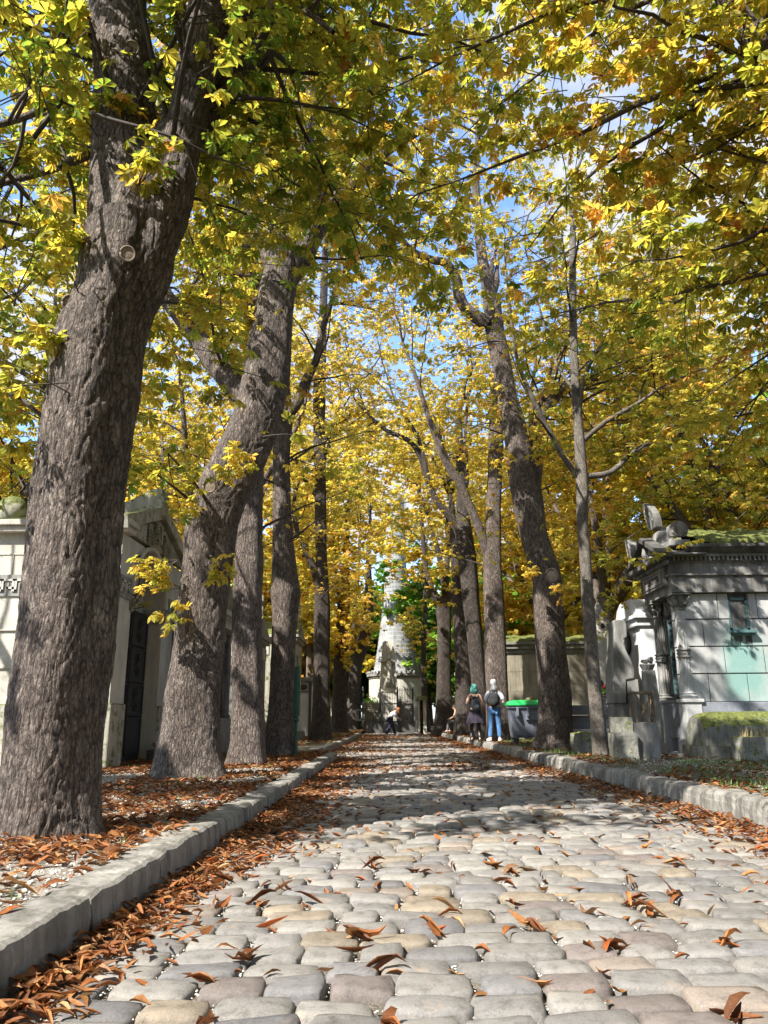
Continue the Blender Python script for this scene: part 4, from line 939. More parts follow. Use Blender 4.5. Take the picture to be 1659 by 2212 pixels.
mb.build('ridge', LIMEM, rA, smooth=False)
def acroterion(mb, x, y, z, h, w_, t=.16, lean=1):
    prof = [(0, -w_*.55), (.0, w_*.55), (.25, w_*.62), (.5, w_*.5), (.72, w_*.58), (.9, w_*.35), (1, 0), (.9, -w_*.35), (.72, -w_*.58), (.5, -w_*.5), (.25, -w_*.62)]
    mb.prism([(y+b_, z+a_*h) for a_, b_ in prof], 'x', x-t/2, x+t/2)
    for k in range(-3, 4):
        a_ = k*.33; mb.bar((x+t/2, y, z+h*.12), (x+t/2, y+math.sin(a_)*w_*.5, z+h*.12+math.cos(a_)*h*.72), .035, .03)
mb = MB(); zt_ = PXp(329, 1043, XA).z
mb.prism([(XA-1.0, zap), (XA-.95, zap+.15), (XA-.6, zap+.25), (XA-.35, zap+(zt_-zap)*.75), (XA-.1, zt_), (XA+.08, zt_+.02), (XA+.1, zap)], 'y', ym-.16, ym+.16)
acroterion(mb, XA+.1, ym, zap, zt_-zap, .3, .06); mb.build('acroterion', LIMEM, rA, smooth=False, bevel=.02)
mb = MB(); mb.ball((XB+.3, ym-.1, zap+.1), .3, .25, .3); mb.build('finial', LIMEM, rA, smooth=True)
# gable relief: robe folds, wreath and a letter
mb = MB()
for k in range(6):
    pts = [(XA+.06, ym-.75+.6*t, zc+.42-.06*k-.18*math.sin(math.pi*t)+.25*t) for t in np.linspace(0, 1, 7)]; mb.tube(pts, .018, 5)
    pts = [(XA+.06, ym+.2+.5*t, zc+.5-.06*k-.1*math.sin(math.pi*t)-.25*t) for t in np.linspace(0, 1, 7)]; mb.tube(pts, .018, 5)
for k in range(14):
    t = math.pi*(.15+.7*k/13)*1.0; mb.ball((XA+.07, ym-.28+.12*math.sin(t*2), zc+.18+.5*k/13), .05, .05, .035, 6, 4)
mb.bar((XA+.09, ym-.08, zc+.17), (XA+.09, ym-.08, zap-.22), .07, .06); mb.bar((XA+.09, ym+.17, zc+.17), (XA+.09, ym+.17, zap-.3), .07, .06); mb.bar((XA+.09, ym-.08, zc+.42), (XA+.09, ym+.17, zc+.42), .06, .06)
mb.build('relief', LIMEM, gb)
# greek key
def meander(mb, o, u, v, n, H, count, t=.02):
    o, u, v, n = map(Vector, (o, u, v, n)); s = H/5.0
    segs = [((0, 0), (0, 4)), ((0, 4), (4, 4)), ((4, 4), (4, 1)), ((4, 1), (2, 1)), ((2, 1), (2, 2.6)), ((0, 0), (-1, 0)), ]
    for i in range(count):
        for (a, b), (c, d) in segs:
            p, q = (a+i*5.0, b), (c+i*5.0, d)
            x0, x1 = min(p[0], q[0])-.38, max(p[0], q[0])+.38; y0, y1 = min(p[1], q[1])-.38, max(p[1], q[1])+.38
            mb.obox(o+u*((x0+x1)/2+.5)*s+v*((y0+y1)/2+.5)*s+n*t/2, u*(x1-x0)/2*s, v*(y1-y0)/2*s, n*t/2)
KH = zk1-zk0-.06
mb = MB(); mb.box(XB-.01, XA+.02, YA-.025, YA+.1, zk0-.04, zk1+.04); mb.box(XA-.1, XA+.025, YA-.01, yd0-.1, zk0-.045, zk1+.045); fr = mb.build('frieze', GREY, rA); mb = MB(); mb.box(XA-.1, XA+.025, yd1+.1, yfar, zk0-.045, zk1+.045); mb.build('frieze', GREY, rA)
mb = MB(); meander(mb, (XB+.1, YA-.025, zk0+.03), (1, 0, 0), (0, 0, 1), (0, -1, 0), KH, int(3.0/KH)); mb.build('greek_key', LIME, fr); mb = MB(); meander(mb, (XA+.025, YA+.05, zk0+.03), (0, 1, 0), (0, 0, 1), (1, 0, 0), KH, max(1, int((yd0-YA-.15)/KH)))
mb.build('greek_key', LIME, fr)
# archivolt, capitals, door
mb = MB(); pts = [(XA+.02, yc_+(rad+.06)*math.cos(t), zsp+(rad+.06)*math.sin(t)) for t in np.linspace(math.pi, 0, 15)]; mb.tube(pts, .05, 8); mb.build('arch_moulding', LIME, rA)
mb = MB(); zdh = zsp-.12; mb.box(XA-.34, XA-.28, yd0, yd1, ZL, zdh)
dr = mb.build('door', IRON, rA)
mb = MB()
for s in (0, 1):
    y0 = yd0+.05+s*(rad); y1 = y0+rad-.1
    for z0, z1 in ((.15, .75), (.82, 1.35), (1.42, 2.0), (2.07, zdh-ZL-.08)):
        for a_, b_ in (((y0, z0), (y1, z0)), ((y0, z1), (y1, z1)), ((y0, z0), (y0, z1)), ((y1, z0), (y1, z1))): mb.bar((XA-.27, a_[0], ZL+a_[1]), (XA-.27, b_[0], ZL+b_[1]), .03, .03)
        if z0 > .3:
            for k in range(10): a_ = k*math.pi/5; mb.bar((XA-.27, (y0+y1)/2, ZL+(z0+z1)/2), (XA-.27, (y0+y1)/2+.17*math.cos(a_), ZL+(z0+z1)/2+.22*math.sin(a_)), .016, .02)
        for k in range(7): mb.ball((XA-.265, y0+(y1-y0)*k/6, ZL+z1+.035), .018, .018, .018, 6, 4)
mb.build('door_panel', IRON, dr)
mb = MB()
for k in range(7):
    a_ = math.pi*(k+.5)/7; mb.tube([(XA-.3, yc_, zdh), (XA-.3, yc_+rad*.5*math.cos(a_)+.05, zdh+rad*.5*math.sin(a_)), (XA-.3, yc_+rad*.9*math.cos(a_), zdh+rad*.9*math.sin(a_))], .014, 5)
mb.tube([(XA-.3, yc_, zdh), (XA-.3, yc_, zdh+.35)], .04, 6); mb.ball((XA-.3, yc_, zdh+.42), .06)
mb.build('grille', IRON, dr)
mb = MB()
for yy in (yd0-.02, yd1+.02):
    mb.box(XA-.36, XA+.03, yy-.07, yy+.07, zsp-.28, zsp-.02)
    for k in range(8): a_ = k*math.pi/4; mb.ball((XA+.05, yy+.05*math.cos(a_), zsp-.15+.07*math.sin(a_)), .025, .025, .025, 6, 4)
mb.build('capital', LIMEM, rA)
def text(s_, name, loc, size, rot, mat, parent, ext=.006):
    cu = bpy.data.curves.new(name, 'FONT'); cu.body = s_; cu.size = size; cu.extrude = ext; cu.align_x = 'CENTER'; cu.align_y = 'CENTER'
    o = bpy.data.objects.new(name, cu); dg = bpy.context.evaluated_depsgraph_get()
    COL.objects.link(o); bpy.context.view_layer.update(); me = bpy.data.meshes.new_from_object(o.evaluated_get(bpy.context.evaluated_depsgraph_get()))
    bpy.data.objects.remove(o); me.materials.clear(); me.materials.append(mat); o = bpy.data.objects.new(name, me); COL.objects.link(o); o.parent = parent
    off = OFF[parent.name]; o.location = np.array(loc)-off; o.rotation_euler = rot; OFF[o.name] = off; return o
LETT = plain('carved_letter', (.07, .06, .05), .9, .2)
text('JACO', 'inscription', (XA+.03, YA+.95, zc-.28), .2, (R(90), 0, R(90)), LETT, rA)
text('FAMILLE', 'inscription', (XA+.03, yc_+.5, zsp+rad+.2), .17, (R(90), 0, R(90)), LETT, rA)
pp = thing('flower_pot', (XA+.15, yd1-.1, ZL), 'low terracotta pot on a dark stone block at the limestone tomb door', 'flower pot')
mb = MB(); mb.box(XA+.02, XA+.36, yd1-.5, yd1+.1, ZL-.01, ZL+.2); mb.build('stone_block', DKST, pp, bevel=.01)
mb = MB(); mb.lathe((XA+.18, yd1-.2, ZL+.2), [(.09, 0), (.13, .09), (.145, .09), (.145, .12), (.11, .12), (.1, .08)], 16); mb.build('pot', TERRA, pp, smooth=False)

# ---------------------------------------------------------------- left: dark columned chapel between the 2nd and 3rd trunks
c0 = G(470, 1640, ZL); XC = -3.75; YC = 15.6
rC = thing('columned_tomb', (XC-1.2, YC+1.2, ZL), 'dark grey tomb with columns and scroll capital, between second and third left trunks', 'tomb')
yc0, yc1 = YC, 17.9
mb = MB(); mb.box(XC-2.4, XC-.35, yc0, yc1, ZL-.1, 2.75); mb.build('wall', DIRTY, rC)
mb = MB(); mb.box(XC-2.5, XC+.1, yc0-.08, yc1+.08, ZL-.1, ZL+.45); mb.box(XC-2.45, XC+.04, yc0-.04, yc1+.04, ZL+.45, ZL+.75); mb.build('plinth', GREY, rC, bevel=.02)
for yy in (yc0+.2, yc1-.22):
    mb = MB(); mb.lathe((XC-.1, yy, ZL+.75), [(.17, 0), (.17, .06), (.14, .1), (.135, 1.3), (.125, 1.78), (.16, 1.82)], 24, .06, 12); cc_ = mb.build('column', DIRTY, rC)
    mb = MB()
    for s in (-1, 1):
        pts = [(XC-.1+.01*k/8, yy+s*(.15+.075*(1-k/26)*math.cos(k*.55)), 2.66+.075*(1-k/26)*math.sin(k*.55)) for k in range(22)]; mb.tube(pts, .022, 6)
    mb.box(XC-.28, XC+.08, yy-.2, yy+.2, 2.74, 2.8); mb.build('scroll_capital', LIME, cc_)
mb = MB(); mb.box(XC-2.5, XC+.12, yc0-.1, yc1+.1, 2.801, 3.05); mb.box(XC-2.6, XC+.2, yc0-.18, yc1+.18, 3.05, 3.16)
for k in range(13): mb.box(XC+.12, XC+.17, yc0-.05+k*.18, yc0+.04+k*.18, 2.97, 3.05)
mb.build('entablature', LIME, rC); mb = MB(); mb.prism([(yc0-.18, 3.16), ((yc0+yc1)/2, 3.75), (yc1+.18, 3.16)], 'x', XC-2.6, XC+.15); mb.build('roof', GREYM, rC)
mb = MB(); mb.box(XC-.36, XC-.3, yc0+.7, yc1-.7, ZL+.75, 2.5); mb.build('door', DARK, rC)

# left beyond the side road
def chapel(label, x, y0, y1, h, mat, depth=2.4, roofmat=None, frieze=True):
    r = thing('chapel_tomb', (x-depth/2, (y0+y1)/2, ZL), label, 'tomb', 'small chapel tombs left of the lane')
    mb = MB(); mb.box(x-depth, x, y0, y1, ZL-.1, h); mb.build('wall', mat, r)
    mb = MB(); mb.box(x-depth-.1, x+.1, y0-.1, y1+.1, h, h+.12); mb.box(x-depth-.17, x+.17, y0-.17, y1+.17, h+.12, h+.24); mb.box(x-depth-.06, x+.06, y0-.06, y1+.06, ZL-.1, ZL+.5); mb.build('cornice', mat, r, bevel=.015)
    mb = MB(); ym_ = (y0+y1)/2; mb.prism([(y0-.15, h+.24), (ym_, h+.24+(y1-y0)*.28), (y1+.15, h+.24)], 'x', x-depth-.1, x+.1); mb.build('roof', roofmat or GREYM, r)
    mb = MB(); mb.box(x-.02, x+.02, ym_-.4, ym_+.4, ZL+.3, ZL+2.0); d_ = mb.build('door', DARK, r)
    mb = MB()
    for k in range(7): mb.bar((x+.03, ym_-.35+k*.115, ZL+.35), (x+.03, ym_-.35+k*.115, ZL+1.95), .018)
    mb.build('grille', IRON, d_)
    mb = MB(); mb.bar((x+.02, ym_, h+.24+(y1-y0)*.28), (x+.02, ym_, h+.9+(y1-y0)*.28), .09); mb.bar((x+.02, ym_-.2, h+.66+(y1-y0)*.28), (x+.02, ym_+.2, h+.66+(y1-y0)*.28), .09); mb.build('cross', mat, r)
    if frieze:
        mb = MB()
        for k in range(int((y1-y0)/.3)): mb.box(x+.001, x+.03, y0+.08+k*.3, y0+.24+k*.3, h-.5, h-.12)
        for k in range(int(depth/.3)): mb.box(x-depth+.08+k*.3, x-depth+.24+k*.3, y0-.03, y0-.001, h-.5, h-.12)
        mb.build('fluted_frieze', LIME, r)
    return r
chapel('grey chapel tomb with fluted frieze, seen between third and fourth left trunks', -4.4, 24.2, 26.6, 3.3, GREY)
chapel('tall pale chapel tomb just right of the fourth left trunk, behind the green post', -3.7, 28.8, 31.0, 3.7, LIMEM)
r = thing('white_vault', (-4.9, 35.2, ZL), 'small white vault with mossy flat roof and rust door edge, left of dark slim trunk', 'tomb')
mb = MB(); mb.box(-6.2, X(672, 1500, 34.0), 34.0, 36.4, ZL-.1, 2.45); mb.build('wall', WHITE, r)
mb = MB(); mb.box(-6.35, X(679, 1500, 34.0), 33.8, 36.5, 2.451, 2.62); mb.build('roof', GREYM, r, bevel=.02)
mb = MB(); mb.box(X(667, 1500, 33.95), X(673, 1500, 33.95), 33.93, 33.999, ZL, 2.4); mb.build('door_edge', RUST, r)
mb = MB(); xx = X(655, 1500, 33.97); mb.box(xx-.5, xx+.22, 33.96, 33.999, 2.0, 2.04); mb.ball((xx, 33.97, 2.2), .18, .05, .12); mb.build('wreath', DKST, r)
# low grave with shrub beside it
def shrub(label, x, y, z, rx, ry, rz, n, seed, mat=None, ls=.10, wts=WT_GREEN, flowers=None, cat='shrub', name='green_shrub', group=None):
    rng = np.random.default_rng(seed); root = thing(name, (x, y, z), label, cat, group)
    mb = MB(); tips = []
    for k in range(9):
        a = rng.uniform(0, 6.28); t = np.array([x+math.cos(a)*rx*.7*rng.uniform(.2, 1), y+math.sin(a)*ry*.7*rng.uniform(.2, 1), z+rz*rng.uniform(.6, 1)]); mb.tube([(x, y, z), tuple((np.array([x, y, z])+t)/2+[0, 0, rz*.15]), tuple(t)], [.012, .008, .004], 5)
    mb.build('stem', TWIG, root)
    d = nrm(rng.normal(0, 1, (n, 3))); rr = rng.uniform(.35, 1, (n, 1))**.5; d[:, 2] = np.abs(d[:, 2]); Pn = np.array([x, y, z+rz*.1])+d*rr*np.array([rx, ry, rz])*(.75+.35*vnoise(d*2.5+seed)[:, None])
    V, F, Tt = leaf_mesh(Pn, d, ls*rng.uniform(.7, 1.2, n), 2, wts, rng, rng.uniform(0, 1, n))
    link_mesh('foliage', V, [F], mat or LEAFG, root, tint=Tt)
    return root, rng
shrub('small green shrub on the low grave left of the dark slim trunk', -4.1, 26.3, ZL, .6, .6, .7, 500, 31, ls=.09)
r = thing('low_grave', (-3.6, 27.6, ZL), 'low pale grave slab beside the shrub, left of the dark slim trunk', 'grave')
mb = MB(); mb.box(-4.1, -3.2, 27.0, 28.3, ZL-.05, ZL+.3); mb.build('slab', GREYM, r, bevel=.03); mb = MB(); mb.box(-4.0, -3.3, 28.1, 28.28, ZL+.301, ZL+.8, .85, 1); mb.build('headstone', WHITE, r, bevel=.02)

# ---------------------------------------------------------------- green post
g = G(638, 1634, ZL); r = thing('green_post', (g.x, g.y, ZL), 'slim dark green cast iron post with collar and needle tip, near the fourth left trunk', 'post')
zt_ = lambda py: Z(638, py, g.y)
mb = MB(); mb.lathe((g.x, g.y, ZL-.02), [(.05, 0), (.05, .12), (.034, .16), (.03, zt_(1556)-ZL)], 14); mb.build('shaft', GREENP, r, smooth=False)
mb = MB(); mb.lathe((g.x, g.y, zt_(1560)), [(.035, 0), (.06, .03), (.06, .06), (.04, .09), (.058, .12), (.035, .16)], 14); mb.build('collar', GREENP, r)
mb = MB(); mb.lathe((g.x, g.y, zt_(1548)), [(.045, 0), (.062, .1), (.06, .85), (.045, .95), (.05, .98), (.02, 1.02)], 20, .18, 8); mb.build('fluted_shaft', GREENP, r)
mb = MB(); mb.lathe((g.x, g.y, zt_(1458)), [(.03, -.02), (.035, .03), (.012, .06), (.012, .36), (.001, .42)], 8); mb.build('finial', GREENP, r)

# ---------------------------------------------------------------- far end: conical tower, winged relief, enclosure
YM = 52.0
xm = lambda px, Y=YM: X(px, 1500, Y)
zm = lambda py, Y=YM, px=850: Z(px, py, Y)
YT = 57.0; xt = xm(857, YT)
r = thing('conical_tower', (xt, YT, 0), 'huge pale conical stone tower on a round drum, closing the view', 'tower')
zcor = zm(1459, YT); rc_ = 60/F_PX*YT
mb = MB(); mb.lathe((xt, YT, 0), [(rc_*.97, 0), (rc_*.97, zcor-.25)], 48); mb.build('drum', LIME, r, smooth=False)
mb = MB(); mb.lathe((xt, YT, zcor-.25), [(rc_, 0), (rc_, .1), (rc_*1.05, .14), (rc_*1.05, .3), (rc_*1.0, .33)], 48)
for k in range(40): a_ = 2*math.pi*k/40; mb.ball((xt+rc_*1.03*math.cos(a_), YT+rc_*1.03*math.sin(a_), zcor+.14), .09, .09, .12, 6, 4)
mb.build('cornice', DIRTY, r)
prof = [(rc_*.93, 0), (rc_*.9, .25), (rc_*.84, .26)]; z = .26; rr = rc_*.84
zz1 = zm(1291, YT)-zcor
for k in range(44):
    h_ = .3; f = z/zz1; r1 = rc_*(.84-.42*min(f, 1)**.75-.045*max(0, f-1)); prof += [(r1, z+.02), (r1, z+h_-.015), (r1-.03, z+h_-.01), (r1-.03, z+h_)]; z += h_
prof += [(.3, z+.3)]
mb = MB(); mb.lathe((xt, YT, zcor+.08), prof, 48); mb.build('cone', TOWERST, r)
mb = MB()
for a_ in (-.9, -2.0, -2.5): q = .78*rc_; mb.lathe((xt+q*math.cos(a_), YT+q*math.sin(a_)-.02, zm(1426, YT)), [(.16, -.0), (.16, .02)], 12)
for a_ in (-1.0, -2.3):
    q = rc_*.80; c = Vector((xt+q*math.cos(a_), YT+q*math.sin(a_), zm(1426, YT))); d = Vector((math.cos(a_), math.sin(a_), 0)); e = d.cross(Vector((0, 0, 1))); mb.tube([c+(e*math.cos(t)+Vector((0, 0, 1))*math.sin(t))*.14+d*.06 for t in np.linspace(0, 6.28, 13)], .05, 6)
mb.build('round_vent', DKST, r)
YS = 51.0
r = thing('winged_relief_stele', (xm(840, YS), YS, 0), 'tapered stone stele carved with a tall winged figure, before the tower', 'monument')
x0, x1, x2, x3 = xm(820, YS), xm(859, YS), xm(827, YS), xm(851, YS); zb, zt2 = zm(1492, YS), zm(1384, YS)
mb = MB(); mb.prism([(x0+.1, zb), (x0, zb+.3), (x2, zt2-.12), (x2+.15, zt2), (x3-.1, zt2), (x3, zt2-.12), (x1, zb+.2), (x1-.25, zb-.12)], 'y', YS, YS+.45); mb.build('slab', LIME, r, bevel=.02)
cx = xm(841, YS); mb = MB(); zh = zm(1421, YS); zs = zm(1432, YS)
mb.ball((cx, YS-.14, zh), .13, .13, .17); mb.tube([(cx, YS-.1, zh-.1), (cx, YS-.1, zs-.05), (cx-.02, YS-.1, zm(1455, YS)), (cx, YS-.08, zb+.15)], [.08, .2, .15, .3], 12)
for s in (-1, 1):
    mb.tube([(cx+s*.12, YS-.1, zs), (cx+s*.36, YS-.12, zs-.02), (cx+s*.2, YS-.2, zs+.14), (cx+s*.03, YS-.22, zh+.05)], [.07, .07, .05, .04], 8)
mb.build('figure', LIME, r, smooth=True)
mb = MB()
for k in range(9):
    s = (k-4)/4; mb.tube([(cx+s*.12, YS-.2+.08*abs(s), zs-.15), (cx+s*.17, YS-.22+.08*abs(s), zm(1460, YS)), (cx+s*.38, YS-.14+.06*abs(s), zb+.1)], [.02, .035, .05], 6)
mb.build('drapery', LIME, r, smooth=True)
for s in (-1, 1):
    mb = MB()
    for k in range(6): mb.tube([(cx+s*.12, YS-.06, zs), (cx+s*(.2+.05*k), YS-.08, zs+.28-.03*k), (cx+s*(.22+.045*k), YS-.06, zs+.9-.11*k), (cx+s*(.30+.02*k), YS-.04, zs+1.45-.2*k)], [.06, .07, .05, .015], 6)
    mb.build('wing', LIME, r, smooth=True)
mb = MB(); mb.box(xm(822, YS), xm(857, YS), YS-.3, YS+.8, 0, zm(1498, YS)); mb.box(xm(820, YS), xm(859, YS), YS-.35, YS+.85, zm(1516, YS)-.1, zm(1516, YS)); mb.build('pedestal', LIME, r, bevel=.02)
# enclosure with rough walls and railings
r = thing('walled_enclosure', (xm(840), YM-3, 0), 'dark plinth with two rough courses of stone and iron railings before the winged stele', 'enclosure')
YE = 49.5; xe = lambda px: X(px, 1540, YE); ze = lambda py: Z(840, py, YE)
mb = MB(); mb.box(xe(783), xe(897), YE, YE+.7, -.1, ze(1557)); mb.build('plinth', DKST, r, bevel=.03)
for u0, u1, nm in ((787, 818, TAN), (860, 891, DIRTY)):
    mb = MB(); n_ = 9; rng = np.random.default_rng(int(u0))
    for k in range(n_):
        z0 = ze(1557)+(ze(1516)-ze(1557))*k/n_; z1 = ze(1557)+(ze(1516)-ze(1557))*(k+1)/n_-.035; x_ = xe(u0)
        while x_ < xe(u1)-.05:
            w_ = rng.uniform(.12, .32); mb.box(x_, min(x_+w_-.02, xe(u1)), YE+.02+rng.uniform(0, .07), YE+.5, z0, z1+rng.uniform(-.01, .01)); x_ += w_
    mb.box(xe(u0)+.01, xe(u1)-.01, YE+.12, YE+.45, ze(1557), ze(1517)-.03)
    mb.build('rough_wall', nm, r)
for u0, u1, v0, v1 in ((860, 891, 1489, 1518), (787, 818, 1533, 1557), (770, 783, 1532, 1557), (897, 907, 1530, 1557), (820, 859, 1497, 1557)):
    mb = MB(); n_ = max(3, int((u1-u0)/3.3))
    for k in range(n_+1): x_ = xe(u0)+(xe(u1)-xe(u0))*k/n_; mb.tube([(x_, YE-.06, ze(v1)), (x_, YE-.06, ze(v0)+.08)], .014, 5)
    for v_ in (v0+2, v1-2): mb.bar((xe(u0), YE-.06, ze(v_)), (xe(u1), YE-.06, ze(v_)), .03)
    mb.build('railing', IRON, r)
for u, v0, v1 in ((784, 1489, 1575), (821, 1490, 1562), (859, 1490, 1562), (892, 1488, 1562)):
    mb = MB(); x_ = xe(u); mb.box(x_-.06, x_+.06, YE-.16, YE-.04, max(-.03, ze(v1)), ze(v0)); mb.lathe((x_, YE-.1, ze(v0)), [(.07, 0), (.03, .05), (.05, .1), (.01, .2)], 8); mb.build('fence_post', IRON, r)
shrub('bright green bush growing behind the left railing before the tower', xe(803), YE+1.4, 0, .85, .7, 2.6, 1500, 41, ls=.14, name='green_bush')
shrub('small bright green bush clinging right of the winged stele', xe(866), YS+.9, 0, .35, .4, 2.6, 450, 42, ls=.11, name='green_bush')
r = thing('stone_tomb', (X(910, 1540, 45), 45, ZR), 'small stone tomb with dark mossy cap, right of the railings', 'tomb')
xe = lambda px: X(px, 1540, 44.5); ze = lambda py: Z(910, py, 44.5)
mb = MB(); mb.box(xe(903), xe(907), 44.5, 46, 0, ze(1513)); mb.box(xe(914), xe(921), 44.5, 46, 0, ze(1513)); mb.box(xe(903), xe(921), 45.2, 46, 0, ze(1513)); mb.build('wall', LIME, r)
mb = MB(); mb.box(xe(899), xe(924), 44.3, 46.2, ze(1513), ze(1504), .85); mb.build('cap', GREYM, r, bevel=.03)
# ---------------------------------------------------------------- right: the columned mausoleum
f0 = G(1487, 1632, ZR); XF, YF = f0.x+.05, f0.y
xf = lambda px, py=1450, Y=None: X(px, py, YF if Y is None else Y)
zf = lambda py, px=1500: Z(px, py, YF)
yF2 = PXp(1424, 1560, XF).y                        # far corner of the front
W = yF2-YF; XE = XF+5.2
rF = thing('columned_mausoleum', (XF+2, YF+1.2, ZR), 'grey stone mausoleum with fluted columns, pediment and moss covered roof, far right', 'mausoleum')
H = dict(pl=zf(1517), pl2=zf(1597), wt=zf(1280), ar=zf(1244), fr=zf(1216), dn=zf(1204), co=zf(1180))
def gstain(nt, co, c):
    sp = nt.nodes.new('ShaderNodeSeparateXYZ'); nt.links.new(co, sp.inputs[0])
    # copper wash below the window: a shape of its own on the wall, in wall coordinates
    cx = xf(1612, 1430)-(XF+2)
    def gauss(o, c0, w):
        a = nd(nt, 'ShaderNodeMath', operation='SUBTRACT'); nt.links.new(o, a.inputs[0]); a.inputs[1].default_value = c0
        b = nd(nt, 'ShaderNodeMath', operation='DIVIDE'); nt.links.new(a.outputs[0], b.inputs[0]); b.inputs[1].default_value = w
        d = nd(nt, 'ShaderNodeMath', operation='POWER'); nt.links.new(b.outputs[0], d.inputs[0]); d.inputs[1].default_value = 2
        e = nd(nt, 'ShaderNodeMath', operation='SUBTRACT'); e.inputs[0].default_value = 1; nt.links.new(d.outputs[0], e.inputs[1]); e.use_clamp = True; return e.outputs[0]
    g1 = gauss(sp.outputs[0], cx, .55); g2 = gauss(sp.outputs[2], (zf(1440)-ZR), .95)
    mu = nd(nt, 'ShaderNodeMath', operation='MULTIPLY'); nt.links.new(g1, mu.inputs[0]); nt.links.new(g2, mu.inputs[1])
    n = noise(nt, co, 2.5, 5, .6); m2 = nd(nt, 'ShaderNodeMath', operation='MULTIPLY'); nt.links.new(mu.outputs[0], m2.inputs[0]); nt.links.new(n, m2.inputs[1])
    f = ramp(nt, m2.outputs[0], [(.08, (0, 0, 0)), (.42, (.9, .9, .9))])
    return mixc(nt, f, c, (.17, .32, .29))
ASH = stone('ashlar_stone', (.40, .40, .385), (.54, .54, .53), streak=.25, scale=1.3, stain=gstain)
# wall of large blocks with open joints
ZS = [zf(1517), zf(1455), zf(1396), zf(1337), zf(1281)]
mb = MB(); wx0, wx1 = xf(1577, 1330), xf(1620, 1330); wz0, wz1 = zf(1362), zf(1291)
joints = [[1464, 1535, 1620, 1700, 1800], [1489, 1569, 1655, 1740, 1830], [1464, 1522, 1600, 1690, 1790], [1464, 1553, 1577, 1620, 1638, 1710, 1800]]
for k in range(4):
    py_ = (1486, 1425, 1366, 1310)[k]; xs = [XF+.02]+[xf(p, py_) for p in joints[k] if xf(p, py_) > XF+.3]+[XE]
    for a_, b_ in zip(xs[:-1], xs[1:]):
        z0, z1 = ZS[k]+.012, ZS[k+1]-.012
        def blk(x0, x1, z0, z1): mb.box(x0+.008, x1-.008, YF+.05, YF+.35, z0, z1)
        if b_ <= wx0+.03 or a_ >= wx1-.03 or z1 < wz0+.02: blk(a_, b_, z0, z1)
        else:
            if a_ < wx0: blk(a_, wx0, z0, z1)
            if b_ > wx1: blk(wx1, b_, z0, z1)
            if z0 < wz0-.03: blk(max(a_, wx0), min(b_, wx1), z0, min(z1, wz0))
wl = mb.build('wall', ASH, rF, bevel=.006)
mb = MB(); mb.box(XF+.3, XE, YF+.07, yF2-.05, H['pl'], H['wt']+.01); mb.build('wall_core', DKST, rF)
mb = MB(); mb.box(XF-.02+.28, XE+.05, YF-.03, yF2, H['pl2'], H['pl']); mb.box(XF+.2, XE+.08, YF-.06, yF2, ZR-.05, H['pl2']-.008)
mb.build('plinth', GRAN, rF, bevel=.01)
for i, (a_, b_) in enumerate(((YF-.05, YF+.33), (yF2-.38, yF2))):
    mb = MB(); mb.box(XF-.02, XF+.28, a_, b_, H['pl2'], H['pl']-.004); mb.box(XF-.10, XF+.33, a_-.05, b_+.03, ZR-.05, H['pl2']-.006, .96); mb.box(XF-.05, XF+.32, a_-.03, b_+.02, H['pl']-.0035, H['pl']+.06); mb.build('column_pedestal', ASH, rF, bevel=.012)
mb = MB(); mb.box(XF-.3, XE, YF-.3, yF2+.3, ZR-.06, ZR+.04); mb.build('step', GREY, rF, bevel=.015)
mb = MB(); mb.box(XF+.05, XF+.24, YF+.34, yF2-.39, H['pl2'], H['pl']-.01); mb.build('front_panel', GRAN, rF)
hc0, hc1 = zf(1316), zf(1281)
for i, yy in enumerate((YF+.14, yF2-.19)):
    cx = XF+.12; zb_ = H['pl']+.06; mz = zb_+(hc0-zb_)*.5
    mb = MB(); mb.lathe((cx, yy, zb_), [(.155, 0), (.155, .03), (.165, .05), (.13, .08), (.14, .11), (.12, .13)], 24); ba = None
    mb.lathe((cx, yy, zb_+.13), [(.118, 0), (.112, mz-zb_-.2)], 36, .10, 14); mb.lathe((cx, yy, mz+.09), [(.110, 0), (.098, hc0-mz-.09)], 36, .10, 14)
    cl_ = mb.build('column', DIRTY if i else ASH, rF)
    mb = MB(); mb.lathe((cx, yy, mz-.075), [(.12, 0), (.14, .01), (.14, .03), (.12, .04), (.12, .13), (.14, .14), (.14, .16), (.11, .17)], 24)
    for k in range(10): t = k*math.pi/5; mb.ball((cx+.12*math.cos(t), yy+.12*math.sin(t), mz+.01), .022, .022, .022, 6, 4)
    mb.build('column_ring', DIRTY, cl_)
    mb = MB(); hh = hc1-hc0; mb.lathe((cx, yy, hc0), [(.12, 0), (.12, .03), (.095, .05), (.105, hh*.5), (.15, hh*.88)], 20)
    mb.box(cx-.18, cx+.18, yy-.18, yy+.18, hc1-.035, hc1-.002)
    for k in range(8):
        t = k*math.pi/4; ct, st_ = math.cos(t), math.sin(t)
        mb.tube([(cx+.10*ct, yy+.10*st_, hc0+.05), (cx+.14*ct, yy+.14*st_, hc0+hh*.45), (cx+.185*ct, yy+.185*st_, hc0+hh*.5), (cx+.17*ct, yy+.17*st_, hc0+hh*.40)], [.03, .04, .028, .012], 6)
    for k in range(4):
        t = math.pi/4+k*math.pi/2
        sp_ = [(cx+(.17+.05*(1-j/16)*math.cos(j*.6))*math.cos(t), yy+(.17+.05*(1-j/16)*math.cos(j*.6))*math.sin(t), hc1-.10+.05*(1-j/16)*math.sin(j*.6)) for j in range(14)]
        mb.tube(sp_, .018, 6)
    mb.build('capital', DIRTY, cl_, smooth=True)
